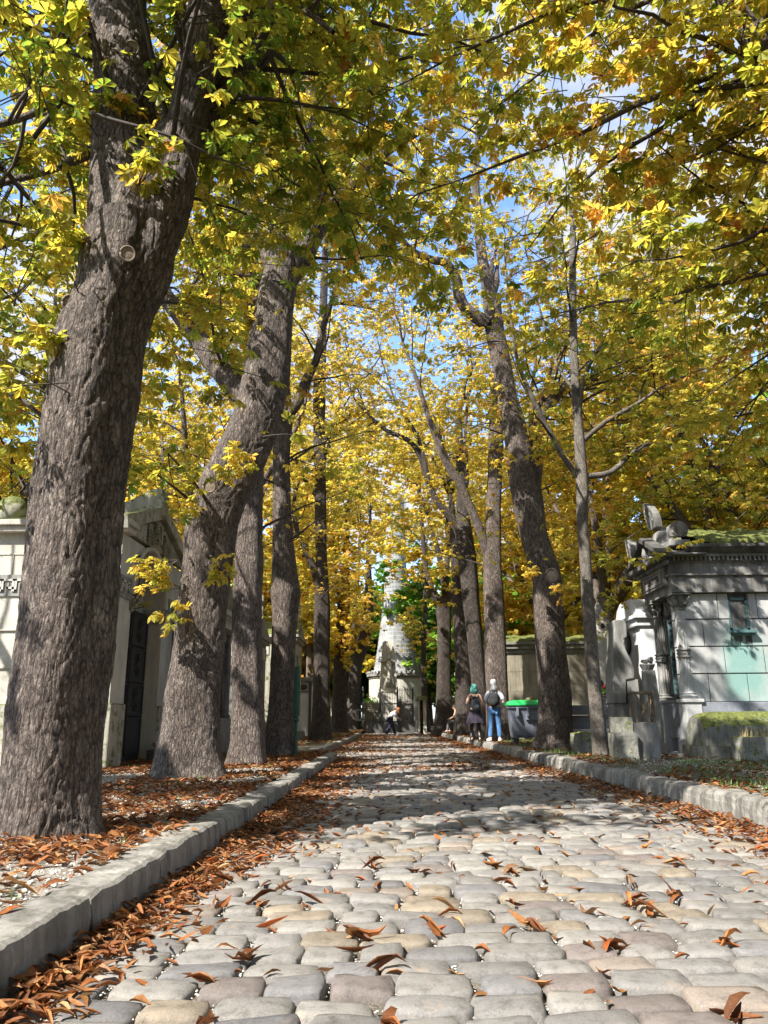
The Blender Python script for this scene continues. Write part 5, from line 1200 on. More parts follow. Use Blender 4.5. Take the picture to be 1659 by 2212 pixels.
# door between the columns
mb = MB(); mb.box(XF+.26, XF+.31, YF+.36, yF2-.42, ZR+.1, hc0-.02); dF = mb.build('door', BRONZE, rF)
mb = MB()
y0, y1 = YF+.42, yF2-.48
for k in range(5):
    for j in range(16):
        yy = y0+(y1-y0)*k/4; zz = H['pl']+.25+j*.115
        if zz < hc0-.15: mb.tube([(XF+.25, yy-.05, zz), (XF+.24, yy, zz+.05), (XF+.25, yy+.05, zz)], .009, 5); mb.ball((XF+.24, yy, zz), .014, n=6, m=4)
for zz in (H['pl']+.15, H['pl']+.9, hc0-.1): mb.bar((XF+.24, y0-.05, zz), (XF+.24, y1+.05, zz), .05)
mb.build('grille', IRON, dF)
mb = MB(); mb.bar((XF+.24, y0-.06, H['pl']-.2), (XF+.24, y0-.06, hc0-.05), .04); mb.bar((XF+.24, y1+.06, H['pl']-.2), (XF+.24, y1+.06, hc0-.05), .04); mb.build('door_frame', VERD, dF)
mb = MB(); mb.box(XF+.2, XF+.32, YF+.3, yF2-.36, hc0, hc1-.01)
rng = np.random.default_rng(4)
for k in range(26): mb.ball((XF+.19, YF+.36+(W-.8)*rng.uniform(), hc0+(hc1-hc0)*rng.uniform(.1, .9)), .03, .045, .04, 6, 4)
mb.build('carved_panel', DIRTY, rF)
# entablature
mb = MB(); mb.box(XF-.05, XE, YF-.05, yF2+.03, H['wt'], H['ar']); mb.box(XF-.09, XE, YF-.09, yF2+.07, H['ar'], H['ar']+.035); mb.box(XF-.04, XE, YF-.035, yF2+.03, H['ar']+.035, H['fr']); mb.box(XF-.12, XE, YF-.13, yF2+.1, H['dn'], H['dn']+.05, 1.0)
mb.box(XF-.05, XE, YF-.06, yF2+.04, H['fr'], H['dn'])
x_ = XF-.08
while x_ < XE: mb.box(x_, x_+.045, YF-.115, YF-.055, H['fr']+.03, H['dn']); x_ += .085
y_ = YF-.05
while y_ < yF2: mb.box(XF-.11, XF-.045, y_, y_+.045, H['fr']+.03, H['dn']); y_ += .085
mb.build('entablature', DIRTY, rF)
mb = MB(); mb.prism([(YF-.16, H['dn']+.05), (YF-.27, H['co']-.06), (YF-.27, H['co']), (yF2+.2, H['co']), (yF2+.2, H['co']-.06), (yF2+.1, H['dn']+.05)], 'x', XF+.25, XE+.1); mb.build('cornice', DKST, rF, bevel=.01)
# pediment over the front
ymf = (YF+yF2)/2; zpa = PXp(1394, 1158, XF-.35).z; zpb = H['dn']+.02
mb = MB(); mb.prism([(YF-.28, zpb), (ymf, zpa), (yF2+.28, zpb)], 'x', XF-.18, XF+.6); pd = mb.build('pediment', DIRTY, rF)
mb = MB()
for s in (YF-.36, yF2+.36): mb.bar((XF-.2, s, zpb-.02), (XF-.2, ymf, zpa+.03), .24, .10)
mb.box(XF-.33, XF-.17, YF-.3, yF2+.3, zpb-.1, zpb-.01); mb.build('raking_cornice', DKST, pd, bevel=.01)
mb = MB(); rng = np.random.default_rng(9)
mb.tube([(XF-.2, ymf, zpb+.02), (XF-.24, ymf, zpb+.2), (XF-.22, ymf, zpb+.32)], [.07, .05, .04], 8)
for k in range(30):
    u_ = rng.uniform(-1, 1); v_ = rng.uniform(0, 1)*(1-abs(u_)); mb.ball((XF-.2, ymf+u_*W*.38, zpb+.05+v_*(zpa-zpb)*.6), .025, .045, .04, 6, 4)
mb.build('relief', GREY, pd)
# egg band and name tablet on the front
mb = MB(); y_ = YF-.2
while y_ < yF2+.2: mb.ball((XF-.16, y_, zpb-.14), .05, .045, .055, 8, 5); y_ += .11
mb.build('egg_moulding', DIRTY, pd, smooth=True)
mb = MB(); mb.box(XF-.14, XF-.052, YF+.12, yF2-.1, H['ar']-.16, H['ar']+.2); tb = mb.build('tablet', GREY, rF, bevel=.008)
mb = MB()
for a_, b_ in (((YF+.18, H['ar']-.1), (yF2-.16, H['ar']-.1)), ((YF+.18, H['ar']+.14), (yF2-.16, H['ar']+.14)), ((YF+.18, H['ar']-.1), (YF+.18, H['ar']+.14)), ((yF2-.16, H['ar']-.1), (yF2-.16, H['ar']+.14))): mb.bar((XF-.145, *a_), (XF-.145, *b_), .022)
mb.build('tablet_border', DIRTY, tb)
text('P. LEGENTIL', 'inscription', (XF-.145, ymf, H['ar']+.02), .16, (R(90), 0, R(-90)), LETT, tb, .004)
# roof with moss, acroteria
zr_ = zf(1152)
def noisy_prism(poly, x0, x1, n, amp, name, mat, parent):
    k = len(poly); xs = np.linspace(x0, x1, n); V = []; P2 = []
    for (a, b) in zip(poly[:-1], poly[1:]):
        m = max(2, int(math.dist(a, b)/.07)); P2 += [(a[0]+(b[0]-a[0])*j/m, a[1]+(b[1]-a[1])*j/m) for j in range(m)]
    P2.append(poly[-1]); P2 = np.array(P2); m = len(P2)
    V = np.zeros((n, m, 3)); V[..., 0] = xs[:, None]; V[..., 1] = P2[None, :, 0]; V[..., 2] = P2[None, :, 1]
    nz = fbm(V*5, 4); V[..., 2] += amp*nz; V[..., 1] -= amp*.6*fbm(V*7+9, 3)
    j, i = np.meshgrid(np.arange(n-1), np.arange(m-1), indexing='ij'); F = np.stack([j*m+i, j*m+i+1, (j+1)*m+i+1, (j+1)*m+i], -1).reshape(-1, 4)
    return link_mesh(name, V.reshape(-1, 3), [F], mat, parent, smooth=True)
noisy_prism([(YF-.22, H['co']), (YF-.22, H['co']+.1), (ymf, zr_+.25), (yF2+.2, H['co']+.1), (yF2+.2, H['co'])], XF+.42, XE+.1, 110, .045, 'mossy_roof', MOSS, rF)
mb = MB(); mb.box(XF-.02, XF+.4, YF-.1, YF+.3, H['co'], H['co']+.12, .95)
mb.build('acroterion_block', GREY, rF, bevel=.015); mb = MB(); mb.prism([(XF-.05, zpa-.1), (XF+.02, zpa+.18), (XF+.45, zpa+.18), (XF+.5, zpa-.15)], 'y', ymf-.2, ymf+.2)
mb.build('acroterion_block', GREY, rF, bevel=.015)
def palmette(name, c, u, h, w_, parent, curl=.25):
    """upright fan leaf standing at c, facing along n = u x z"""
    c = Vector(c); u = Vector(u).normalized(); n = u.cross(Vector((0, 0, 1))); mb = MB(); K = 18
    out = [(math.cos(t)*w_/2*(1+.12*math.sin(3*t)), .42*h+math.sin(t)*h*.58) for t in np.linspace(-.35, math.pi+.35, K)]
    V = []; 
    for s in (-1, 1):
        for a_, b_ in out: V.append(c+u*a_+Vector((0, 0, b_))+n*(s*.07+curl*(b_/h)**2))
    F = [tuple(range(K))[::-1], tuple(range(K, 2*K))]+[(i, (i+1) % K, K+(i+1) % K, K+i) for i in range(K)]; mb.add(V, F)
    for k in range(-3, 4):
        t = k*.36; 
        for sg in (-1, 1):
            pts = [c+u*(math.sin(t)*w_*.42*f_)+Vector((0, 0, h*.15+math.cos(t)*h*.72*f_))+n*(sg*.075+curl*((h*.15+math.cos(t)*h*.72*f_)/h)**2) for f_ in (.15, .5, .85, 1.0)]
            mb.tube(pts, [.014, .024, .03, .012], 6)
    return mb.build(name, GREY, parent, smooth=False)
palmette('acroterion', (XF+.17, YF-.02, H['co']+.1), (1, 0, 0), zf(1128)-H['co']-.1, .36, rF, .05)
palmette('acroterion', (XF+.06, ymf, zpa+.12), (0, -1, 0), PXp(1385, 1097, XF).z-zpa-.2, .46, rF, .16)
palmette('acroterion', (XF-.1, yF2+.25, H['co']+.0), (0, -1, 0), .55, .4, rF, .1)
mb = MB(); mb.tube([(XF+.1, ymf, zpa+.2), (XF+.6, ymf, zpa+.2)], .11, 12); mb.build('ridge_roll', GREY, rF)
# window in the side
mb = MB(); mb.box(wx0+.03, wx1-.03, YF+.12, YF+.16, wz0+.03, wz1-.03); wn = mb.build('window', GLASS, rF)
mb = MB()
for a_, b_ in (((wx0+.02, wz0), (wx0+.02, wz1)), ((wx1-.02, wz0), (wx1-.02, wz1)), ((wx0, wz0+.02), (wx1, wz0+.02)), ((wx0, wz1-.02), (wx1, wz1-.02))): mb.bar((a_[0], YF+.08, a_[1]), (b_[0], YF+.08, b_[1]), .05)
mb.build('window_frame', VERD, wn)
mb = MB(); mb.box(wx0-.03, wx1+.07, YF-.07, YF+.1, wz0-.055, wz0-.003); mb.box(wx0+.0, wx1+.04, YF-.03, YF+.1, wz0-.09, wz0-.056); mb.build('window_sill', VERD, wn, bevel=.006)
mb = MB(); mb.box(wx0+.06, wx0+.2, YF+.043, YF+.06, wz0-.2, wz0-.1); mb.box(wx0+.26, wx0+.36, YF+.043, YF+.06, wz0-.24, wz0-.1); mb.build('dark_patch', DKST, wn)  # two dark rectangles set on the wall below the sill

# ---------------------------------------------------------------- white marble tomb behind the iron frame
YW = 16.6; e0 = P(1392, 1500, YW); XW = e0.x; yw2 = PXp(1346, 1500, XW).y
zw = lambda py: Z(1392, py, YW)
r = thing('white_marble_tomb', (XW+1, YW+.8, ZR), 'white marble tomb with pointed oval window, dappled in light', 'tomb')
mb = MB(); mb.box(XW, XW+2.4, YW, yw2, ZR-.1, zw(1352), .97, 1); mb.build('wall', WHITE, r)
mb = MB(); mb.box(XW-.05, XW+2.4, YW-.05, yw2+.05, zw(1352), zw(1345)); mb.box(XW-.1, XW+2.4, YW-.12, yw2+.1, zw(1336), zw(1328)); mb.box(XW-.04, XW+2.4, YW-.04, yw2+.04, zw(1345), zw(1336)); mb.build('cornice', WHITE, r, bevel=.01)
yq = (YW+yw2)/2
mb = MB(); zb_ = zw(1328); zt_ = zw(1288); mb.prism([(YW-.05, zb_), (YW+.12, zb_+.26), (YW+.45, zt_), (yw2-.4, zt_), (yw2-.1, zb_+.26), (yw2+.05, zb_)], 'x', XW-.02, XW+2.4); mb.build('roof', WHITE, r, bevel=.015)
mb = MB(); mb.tube([(XW+.16+.07*math.cos(t), YW-.03, zb_+.14+.07*math.sin(t)) for t in np.linspace(0, 6.283, 17)], .01, 6); mb.build('emblem', GREY, r)
mb = MB(); vz = [(0, .27), (.07, .14), (.095, 0), (.07, -.14), (0, -.27), (-.07, -.14), (-.095, 0), (-.07, .14)]; zc_ = zw(1382); yv = yw2-(yw2-YW)*.45
mb.prism([(yv+a_*2.0, zc_+b_) for a_, b_ in vz], 'x', XW-.015, XW+.01); wn = mb.build('oval_window', GLASS, r)
mb = MB(); mb.tube([(XW-.015, yv+a_*2.0, zc_+b_) for a_, b_ in vz+vz[:1]], .012, 6); mb.build('window_rim', IRON, wn)
# carved pedestal
YP = 15.2; xp = lambda px: X(px, 1480, YP); zp = lambda py: Z(1400, py, YP)
r = thing('carved_pedestal', (xp(1402), YP, ZR), 'tapered grey pedestal topped by a carved stone basket, behind the iron frame', 'monument')
mb = MB(); c = xp(1402); mb.box(c-.16, c+.18, YP-.16, YP+.16, ZR-.05, zp(1448), .62); mb.build('shaft', GREY, r, bevel=.01)
mb = MB(); mb.lathe((c, YP, zp(1448)), [(.10, 0), (.15, .1), (.14, .12)], 12)
rng = np.random.default_rng(6)
for k in range(16): a_ = rng.uniform(0, 6.28); mb.ball((c+.09*math.cos(a_), YP+.09*math.sin(a_), zp(1448)+.14+rng.uniform(0, .09)), .04, .04, .035, 6, 4)
mb.build('basket', GREY, r)
# scroll headstone
YH = 16.8; xh = lambda px: X(px, 1450, YH); zh_ = lambda py: Z(1340, py, YH)
r = thing('scroll_headstone', (xh(1345), YH, ZR), 'tall grey scroll shaped headstone with concave side, left of the white tomb', 'headstone')
pr = [(1316, 1520), (1316, 1425), (1319, 1400), (1319, 1360), (1316, 1345), (1322, 1342), (1340, 1342), (1345, 1350), (1347, 1378), (1339, 1384), (1340, 1396), (1347, 1412), (1357, 1432), (1362, 1448), (1362, 1467), (1345, 1470), (1345, 1520)]
mb = MB(); mb.prism([(P(a_, b_, YH).x, P(a_, b_, YH).z) for a_, b_ in pr], 'y', YH-.28, YH+.3); mb.build('scroll', GREY, r, bevel=.02)
mb = MB(); mb.box(xh(1345), xh(1369), YH-.25, YH+.27, ZR-.05, zh_(1469)); mb.box(xh(1313), xh(1345)-.002, YH-.22, YH+.3, ZR-.05, zh_(1521)); mb.build('pillar', GREY, r, bevel=.012)
# granite tomb with planter, bust and bouquet
YG = 18.0; xg = lambda px: X(px, 1550, YG); zg = lambda py: Z(1280, py, YG)
r = thing('granite_tomb', (xg(1280), YG+.5, ZR), 'low blue grey granite tomb in steps, between the thick trunk and scroll headstone', 'tomb')
mb = MB(); mb.box(xg(1205), xg(1340), YG, YG+1.6, zg(1544), zg(1523)); mb.box(xg(1210), xg(1330), YG+.08, YG+1.5, zg(1574), zg(1544)-.01); mb.build('slab', GRAN, r, bevel=.015)
mb = MB(); mb.box(xg(1203), xg(1336), YG-.04, YG+1.7, ZR-.1, zg(1574)-.005); mb.build('base', WHITE, r, bevel=.01)
r = thing('stone_planter', (xg(1326), YG+.5, zg(1523)), 'grey stone planter holding red flowers on the granite tomb', 'planter')
mb = MB(); mb.box(xg(1307), xg(1343), YG+.2, YG+.7, zg(1523), zg(1504)); mb.box(xg(1305), xg(1345), YG+.17, YG+.73, zg(1504), zg(1501)); mb.build('trough', GREY, r, bevel=.01)
REDP = plain('red_petal', (.55, .02, .015), .6, .3)
rb_, rng = shrub('bouquet of red flowers with fresh green leaves in the stone planter', xg(1320), YG+.4, zg(1502), .24, .2, .28, 160, 51, ls=.07, name='flower_bouquet', cat='flowers')
mb = MB()
for k in range(11):
    a_ = rng.uniform(0, 6.28); q_ = Vector((xg(1320)+.24*math.cos(a_)*rng.uniform(.3, 1), YG+.28+.12*math.sin(a_), zg(1502)+rng.uniform(.02, .22))); mb.ball(q_, .03, .03, .026, 7, 5)
    for j in range(5): mb.ball(q_+Vector((.022*math.cos(j*1.26), -.01, .022*math.sin(j*1.26))), .016, .012, .016, 5, 4)
mb.build('blossom', REDP, rb_)
r = thing('bronze_bust', (xg(1317), YG+.65, zg(1502)), 'small dark bronze bust rising behind the red flowers', 'bust')
mb = MB(); c = (xg(1317), YG+.62); z0 = zg(1502); mb.tube([(c[0], c[1], z0), (c[0], c[1], z0+.08), (c[0], c[1]+.0, z0+.15), (c[0], c[1]-.01, z0+.2)], [.13, .12, .045, .05], 12)
mb.ball((c[0], c[1]-.02, z0+.28), .078, .09, .10); mb.ball((c[0], c[1]-.11, z0+.27), .014, .02, .02, 6, 5)
for s in (-1, 1): mb.ball((c[0]+s*.078, c[1]-.02, z0+.275), .012, .018, .025, 6, 5); mb.ball((c[0]+s*.03, c[1]-.098, z0+.30), .012, .01, .008, 6, 5)
mb.build('head', IRON, r, smooth=True)
# iron frame
YI = 14.3; xi = lambda px: X(px, 1530, YI); zi = lambda py: Z(1400, py, YI)
r = thing('iron_frame', (xi(1400), YI+.2, ZR), 'rusty iron stand with crossed braces and a rosette, beside the mausoleum', 'stand')
a_, b_ = xi(1374), xi(1412); z0, z1 = zi(1562), zi(1496); yb = YI+.5
mb = MB()
for x_, y_ in ((a_, YI), (b_, YI), (a_+.04, yb), (b_+.1, yb)): MB().bar((x_, y_, z0-.2), (x_, y_, z1), .03).build('leg', RUST, r)
mb = MB(); mb.bar((a_, YI, z0+.0), (b_, YI, z1-.02), .022); mb.bar((a_, YI, z1-.02), (b_, YI, z0), .022); mb.bar((b_, YI, z0), (b_+.1, yb, z1), .022); mb.bar((b_, YI, z1), (b_+.1, yb, z0), .022); mb.build('cross_brace', RUST, r)
mb = MB(); mb.bar((a_-.03, YI, z1), (b_+.03, YI, z1), .04); mb.bar((b_, YI, z1), (b_+.13, yb, z1), .04); mb.bar((a_, YI, z1), (a_+.04, yb, z1), .04); mb.bar((a_, yb, z1), (b_+.12, yb, z1), .04); mb.build('rail', RUST, r); MB().bar((a_, YI, z0), (b_, YI, z0), .04).build('rail', RUST, r)
mb = MB(); mb.tube([((a_+b_)/2, YI-.03, (z0+z1)/2), ((a_+b_)/2, YI+.02, (z0+z1)/2)], .04, 10); mb.build('rosette', RUST, r)
# stones at its foot
def rough_block(name, label, x0, x1, y0, y1, z0, z1, mat, amp=.02, rounded=0, cat='stone', res=.05, seed=0, group=None):
    bm = MB(); 
    nx, ny, nz_ = [max(2, int((b-a)/res)) for a, b in ((x0, x1), (y0, y1), (z0, z1))]; V = []; F = []
    def face(o, u, v, nu, nv):
        b = len(V)
        for i in range(nu+1):
            for j in range(nv+1): V.append(np.array(o)+np.array(u)*i/nu+np.array(v)*j/nv)
        for i in range(nu):
            for j in range(nv): F.append((b+i*(nv+1)+j, b+(i+1)*(nv+1)+j, b+(i+1)*(nv+1)+j+1, b+i*(nv+1)+j+1))
    dx, dy, dz = (x1-x0, 0, 0), (0, y1-y0, 0), (0, 0, z1-z0)
    face((x0, y0, z0), dx, dz, nx, nz_); face((x1, y0, z0), dy, dz, ny, nz_); face((x1, y1, z0), (x0-x1, 0, 0), dz, nx, nz_); face((x0, y1, z0), (0, y0-y1, 0), dz, ny, nz_); face((x0, y0, z1), dx, dy, nx, ny)
    V = np.array(V); 
    if rounded:      # barrel top across y
        t = (V[:, 2]-z0)/(z1-z0); u = (V[:, 1]-(y0+y1)/2)/((y1-y0)/2); ux = np.clip((x0+rounded-V[:, 0])/rounded, 0, 1)
        V[:, 2] -= (z1-z0)*.42*np.clip(np.abs(u), 0, 1)**2.6*(t > .58)*((t-.58)/.42); V[:, 2] -= (z1-z0)*.25*ux**2*np.clip(t-.4, 0, 1)
    c = V.mean(0); d = V-c; V = V+nrm(d)*(amp*fbm(V*5+seed, 4))[:, None]*np.where(V[:, 2:3] > z0+.03, 1, 0)
    o = link_mesh(name, V, F, mat, origin=((x0+x1)/2, (y0+y1)/2, z0), smooth=False); return tag(o, label, cat, group)
xs_ = lambda px: X(px, 1590, 13.4); zs_ = lambda py: Z(1360, py, 13.4)
rough_block('mossy_block', 'mossy pale stone block lying lower left of the iron stand', xs_(1330), xs_(1376), 13.4, 13.9, ZR-.05, zs_(1583), GREYM, seed=1)
rough_block('mossy_block', 'mossy stone block stacked on another, left of the iron stand', xs_(1336), xs_(1373), 13.5, 13.9, zs_(1583), zs_(1549), GREYM, seed=2)
rough_block('stone_box', 'plain grey stone box under the iron stand', xs_(1376), xs_(1428), 13.5, 14.2, ZR-.05, zs_(1562), DIRTY, .008, seed=3, res=.08)
rough_block('mossy_rock', 'small dark mossy rock between the two right trunks', X(1245, 1600, 16), X(1285, 1600, 16), 16, 16.5, ZR-.05, Z(1265, 1584, 16), GREYM, .04, seed=4)
# coffin shaped tomb at the right edge
YB = G(1560, 1640, ZR).y; xb = lambda px: X(px, 1600, YB); zb2 = lambda py: Z(1560, py, YB)
rough_block('barrel_tomb', 'mossy barrel topped stone tomb in front of the columned mausoleum', xb(1531), xb(1531)+3.0, YB+.1, YB+1.0, zb2(1612), zb2(1537), GREYM, .02, rounded=.3, cat='tomb', seed=5, res=.04)
rough_block('stone_kerb_block', 'cracked mossy base stones under the barrel topped tomb', xb(1522), xb(1531)+3.1, YB+.02, YB+1.1, ZR-.05, zb2(1612)-.004, GREYM, .02, cat='stone', seed=6, res=.05)
rough_block('mossy_slab', 'low mossy slab with dry grass at the right edge before the barrel tomb', X(1608, 1600, YB-.7), X(1608, 1600, YB-.7)+2.4, YB-.75, YB-.15, ZR-.05, Z(1620, 1592, YB-.7), GREYM, .035, cat='stone', seed=7, res=.04)
# dry grass on it
n = 380; gx = rg.uniform(X(1608, 1600, YB-.7), X(1608, 1600, YB-.7)+1.5, n); gy = rg.uniform(YB-.75, YB-.2, n)
V, F4, F3_ = grass(np.stack([gx, gy, np.full(n, Z(1620, 1592, YB-.7)-.03)], -1), (.06, .24), rg)
tag(link_mesh('dry_grass', V, [F4, F3_], plain('straw', (.32, .26, .12), .7, .4, bmp=0)), 'dry straw grass on the mossy slab at right edge', 'grass', kind='stuff')

# long wall / side of a tomb behind the bin
YL = 26.0; xl = lambda px: X(px, 1450, YL); zl_ = lambda py: Z(1200, py, YL)
r = thing('walled_tomb', (xl(1220), YL+1, ZR), 'wide tan stone tomb wall with mossy coping behind the wheeled bin', 'tomb')
mb = MB(); zb_ = [ZR-.1, 1.0, 1.7, 2.35, zl_(1410)]; xx0, xx1 = xl(1100), xl(1345)
for k in range(4):
    x_ = xx0; o_ = .0
    while x_ < xx1: w_ = (1.15 if k % 2 else 1.45); mb.box(x_+.004, min(x_+w_-.004, xx1), YL+o_, YL+2.2, zb_[k]+.004, zb_[k+1]-.004); x_ += w_
mb.build('wall', TAN, r)
mb = MB(); mb.box(xx0-.05, xx1+.05, YL-.06, YL+2.3, zl_(1410), zl_(1402)); mb.box(xx0-.12, xx1+.1, YL-.14, YL+2.35, zl_(1402), zl_(1393)); mb.box(xx0-.18, xx1+.1, YL-.2, YL+2.4, zl_(1393), zl_(1386)); mb.build('cornice', GREYM, r, bevel=.015)
noisy_prism([(YL-.16, zl_(1386)), (YL-.1, zl_(1382)), (YL+1.1, zl_(1366)), (YL+2.3, zl_(1386))], xx0-.15, xx1+.1, 60, .05, 'mossy_roof', MOSS, r)
# pale pinnacle behind the young tree
YN = 22.5; xn = X(1299, 1350, YN); zn = lambda py: Z(1299, py, YN)
r = thing('pinnacled_tomb', (xn, YN, ZR), 'slender pale tomb with gabled pinnacle peeking right of the young stem', 'tomb')
mb = MB(); mb.box(xn-.3, xn+.3, YN-.3, YN+.3, ZR-.1, zn(1366)); mb.box(xn-.24, xn+.2, YN-.2, YN+.2, zn(1366), zn(1340), .9); mb.build('shaft', LIME, r)
mb = MB(); mb.box(xn-.26, xn+.14, YN-.2, YN+.2, zn(1340), zn(1300), .12); mb.ball((xn-.05, YN, zn(1297)), .05); mb.build('pinnacle', GREY, r)
mb = MB(); mb.lathe((xn-.02, YN-.22, zn(1355)), [(.07, 0), (.07, .02)], 10); mb.ball((xn-.02, YN-.21, zn(1354)), .06, .02, .08); mb.build('niche', DARK, r)
# enclosing walls far at both sides close the view between the trunks
def boundary(label, x0, y0, x1, y1, h, z, name='cemetery_wall'):
    a_, b_ = Vector((x0, y0, 0)), Vector((x1, y1, 0)); d = (b_-a_).normalized(); n_ = Vector((-d.y, d.x, 0)); L = (b_-a_).length; r = thing(name, ((x0+x1)/2, (y0+y1)/2, z), label, 'wall')
    mb = MB(); mb.obox((a_+b_)/2+Vector((0, 0, z+h/2)), d*L/2, n_*.2, (0, 0, h/2+.05)); mb.build('wall', TAN, r)
    mb = MB(); mb.obox((a_+b_)/2+Vector((0, 0, z+h+.12)), d*L/2, n_*.28, (0, 0, .07)); mb.build('coping', GREYM, r)
boundary('low pale stone wall crossing far behind the left trees', -40, 64, -3.0, 62, 2.2, 0)
boundary('low pale stone wall crossing far behind the right trees', 3.2, 62, 42, 60, 2.2, 0)
for i, (x, y0, y1, h, l) in enumerate(((-9.5, 12, 14.4, 3.2, 'grey chapel tomb in the second row left, behind the limestone tomb'), (-8.8, 20, 22.4, 3.0, 'mossy chapel tomb in the second row left, by the side road'), (-8.2, 30, 32.5, 3.4, 'pale chapel tomb in the second row left, farthest'))):
    chapel(l, x, y0, y1, h, (GREY, LIMEM, LIME)[i])
def chapelR(label, x, y0, y1, h, mat):
    r = thing('chapel_tomb', (x+1.2, (y0+y1)/2, ZR), label, 'tomb', 'small chapel tombs right of the lane')
    mb = MB(); mb.box(x, x+2.2, y0, y1, ZR-.1, h); mb.build('wall', mat, r); ym_ = (y0+y1)/2
    mb = MB(); mb.box(x-.15, x+2.3, y0-.15, y1+.15, h, h+.2); mb.build('cornice', mat, r, bevel=.02)
    mb = MB(); mb.prism([(y0-.15, h+.2), (ym_, h+.8), (y1+.15, h+.2)], 'x', x-.1, x+2.3); mb.build('roof', GREYM, r)
    mb = MB(); mb.box(x-.03, x+.02, ym_-.4, ym_+.4, ZR+.3, ZR+2.0); mb.build('door', DARK, r)
chapelR('grey chapel tomb behind the dark straight trunk, right side', 3.5, 31.5, 33.8, 2.9, GREY)
chapelR('pale chapel tomb far along the right side near the monument', 3.3, 39, 41.4, 3.0, LIMEM)

# ---------------------------------------------------------------- wheeled bin
g = G(1128, 1609, ZR); bx, by = g.x+.22, g.y+.35; BW = 1.2*.5*.85
GREYP = plain('bin_plastic', (.15, .165, .20), .45, .12, scale=8); LIDP = plain('green_lid_plastic', (.02, .42, .10), .4, .12, scale=6); RUB = plain('rubber', (.02, .02, .02), .7, .2)
r = thing('wheeled_bin', (bx, by, ZR), 'large blue grey four wheeled rubbish bin with bright green lid, beside the thick trunk', 'bin')
ht = Z(1128, 1519, by-.4)-ZR; z0 = ZR+.17
mb = MB(); 
def ring(hw, hd, z, n=6, rr=.09):
    pts = []
    for cx_, cy_, a0_ in ((hw-rr, hd-rr, 0), (-hw+rr, hd-rr, 90), (-hw+rr, -hd+rr, 180), (hw-rr, -hd+rr, 270)):
        for k in range(n): a_ = R(a0_+90*k/(n-1)); pts.append((bx+cx_+rr*math.cos(a_), by+cy_+rr*math.sin(a_), z))
    return pts
rs = [ring(BW*.80, .30, z0), ring(BW*.83, .33, z0+.06), ring(BW*.93, .40, z0+(ht-.17)*.55), ring(BW*1.0, .46, ZR+ht-.14), ring(BW*1.07, .50, ZR+ht-.12), ring(BW*1.07, .50, ZR+ht-.06)]
V = [p for q_ in rs for p in q_]; n_ = 24; F = [(j*n_+k, j*n_+(k+1) % n_, (j+1)*n_+(k+1) % n_, (j+1)*n_+k) for j in range(len(rs)-1) for k in range(n_)]+[tuple(range(n_))[::-1], tuple((len(rs)-1)*n_+k for k in range(n_))]
mb.add(V, F); mb.build('body', GREYP, r, smooth=False, bevel=.008)
mb = MB(); 
for s in (-.62, -.1, .55): mb.box(bx+s*BW-.03, bx+s*BW+.03, by-.53, by-.40, ZR+ht-.34, ZR+ht-.1)
mb.box(bx-.2*BW, bx+.9*BW, by-.425-.03, by-.38, ZR+ht-.42, ZR+ht-.18); mb.build('rib', GREYP, r, bevel=.01)
mb = MB(); rl = [ring(BW*1.1, .53, ZR+ht-.06, rr=.06), ring(BW*1.1, .53, ZR+ht-.03, rr=.06), ring(BW*1.0, .45, ZR+ht+.05, rr=.1), ring(BW*.7, .25, ZR+ht+.085, rr=.1)]
V = [p for q_ in rl for p in q_]; F = [(j*n_+k, j*n_+(k+1) % n_, (j+1)*n_+(k+1) % n_, (j+1)*n_+k) for j in range(3) for k in range(n_)]+[tuple(range(n_))[::-1], tuple(3*n_+k for k in range(n_))]
mb.add(V, F); ld_ = mb.build('lid', LIDP, r, smooth=False, bevel=.006)
for sx in (-1, 1):
    for sy in (-1, 1):
        wx, wy = bx+sx*BW*.68, by+sy*.26
        mb = MB(); mb.tube([(wx-.025, wy, ZR+.075), (wx+.025, wy, ZR+.075)], .085, 14); wh = mb.build('wheel', RUB, r, smooth=False)
        mb = MB(); mb.bar((wx-.04, wy, ZR+.07), (wx-.04, wy, ZR+.18), .02, .05); mb.bar((wx+.04, wy, ZR+.07), (wx+.04, wy, ZR+.18), .02, .05); mb.build('wheel_fork', IRON, wh)
o = MB().ball((bx+.12, by, ZR+ht+.10), .16, .12, .07, 10, 6).build('rubbish_sack', plain('sack', (.12, .10, .04), .5, .4), None, (bx+.12, by, ZR+ht), smooth=True)
tag(o, 'small olive brown bundle lying on the green bin lid', 'bag')

# ---------------------------------------------------------------- people
SKIN = plain('skin', (.55, .33, .24), .55, .06, bmp=0); 
def cloth(name, c, v=.18): return plain(name, c, .85, v, scale=14, bmp=.35)
def skinned(name, J, E, rad, mat, parent, lv=2):
    me = bpy.data.meshes.new(name); keys = list(J); me.from_pydata([J[k] for k in keys], [(keys.index(a_), keys.index(b_)) for a_, b_ in E], [])
    o = bpy.data.objects.new(name, me); COL.objects.link(o); m_ = o.modifiers.new('s', 'SKIN'); m_.use_smooth_shade = True
    for k, v in zip(keys, me.skin_vertices[0].data): rr = rad[k]; v.radius = rr if isinstance(rr, tuple) else (rr, rr); v.use_root = (k == keys[0])
    s = o.modifiers.new('ss', 'SUBSURF'); s.levels = lv; s.render_levels = lv
    bpy.context.view_layer.update(); m2 = bpy.data.meshes.new_from_object(o.evaluated_get(bpy.context.evaluated_depsgraph_get())); bpy.data.objects.remove(o)
    m2.materials.clear(); m2.materials.append(mat); m2.name = name
    o = bpy.data.objects.new(name, m2); COL.objects.link(o); o.parent = parent; OFF[o.name] = OFF[parent.name]; return o
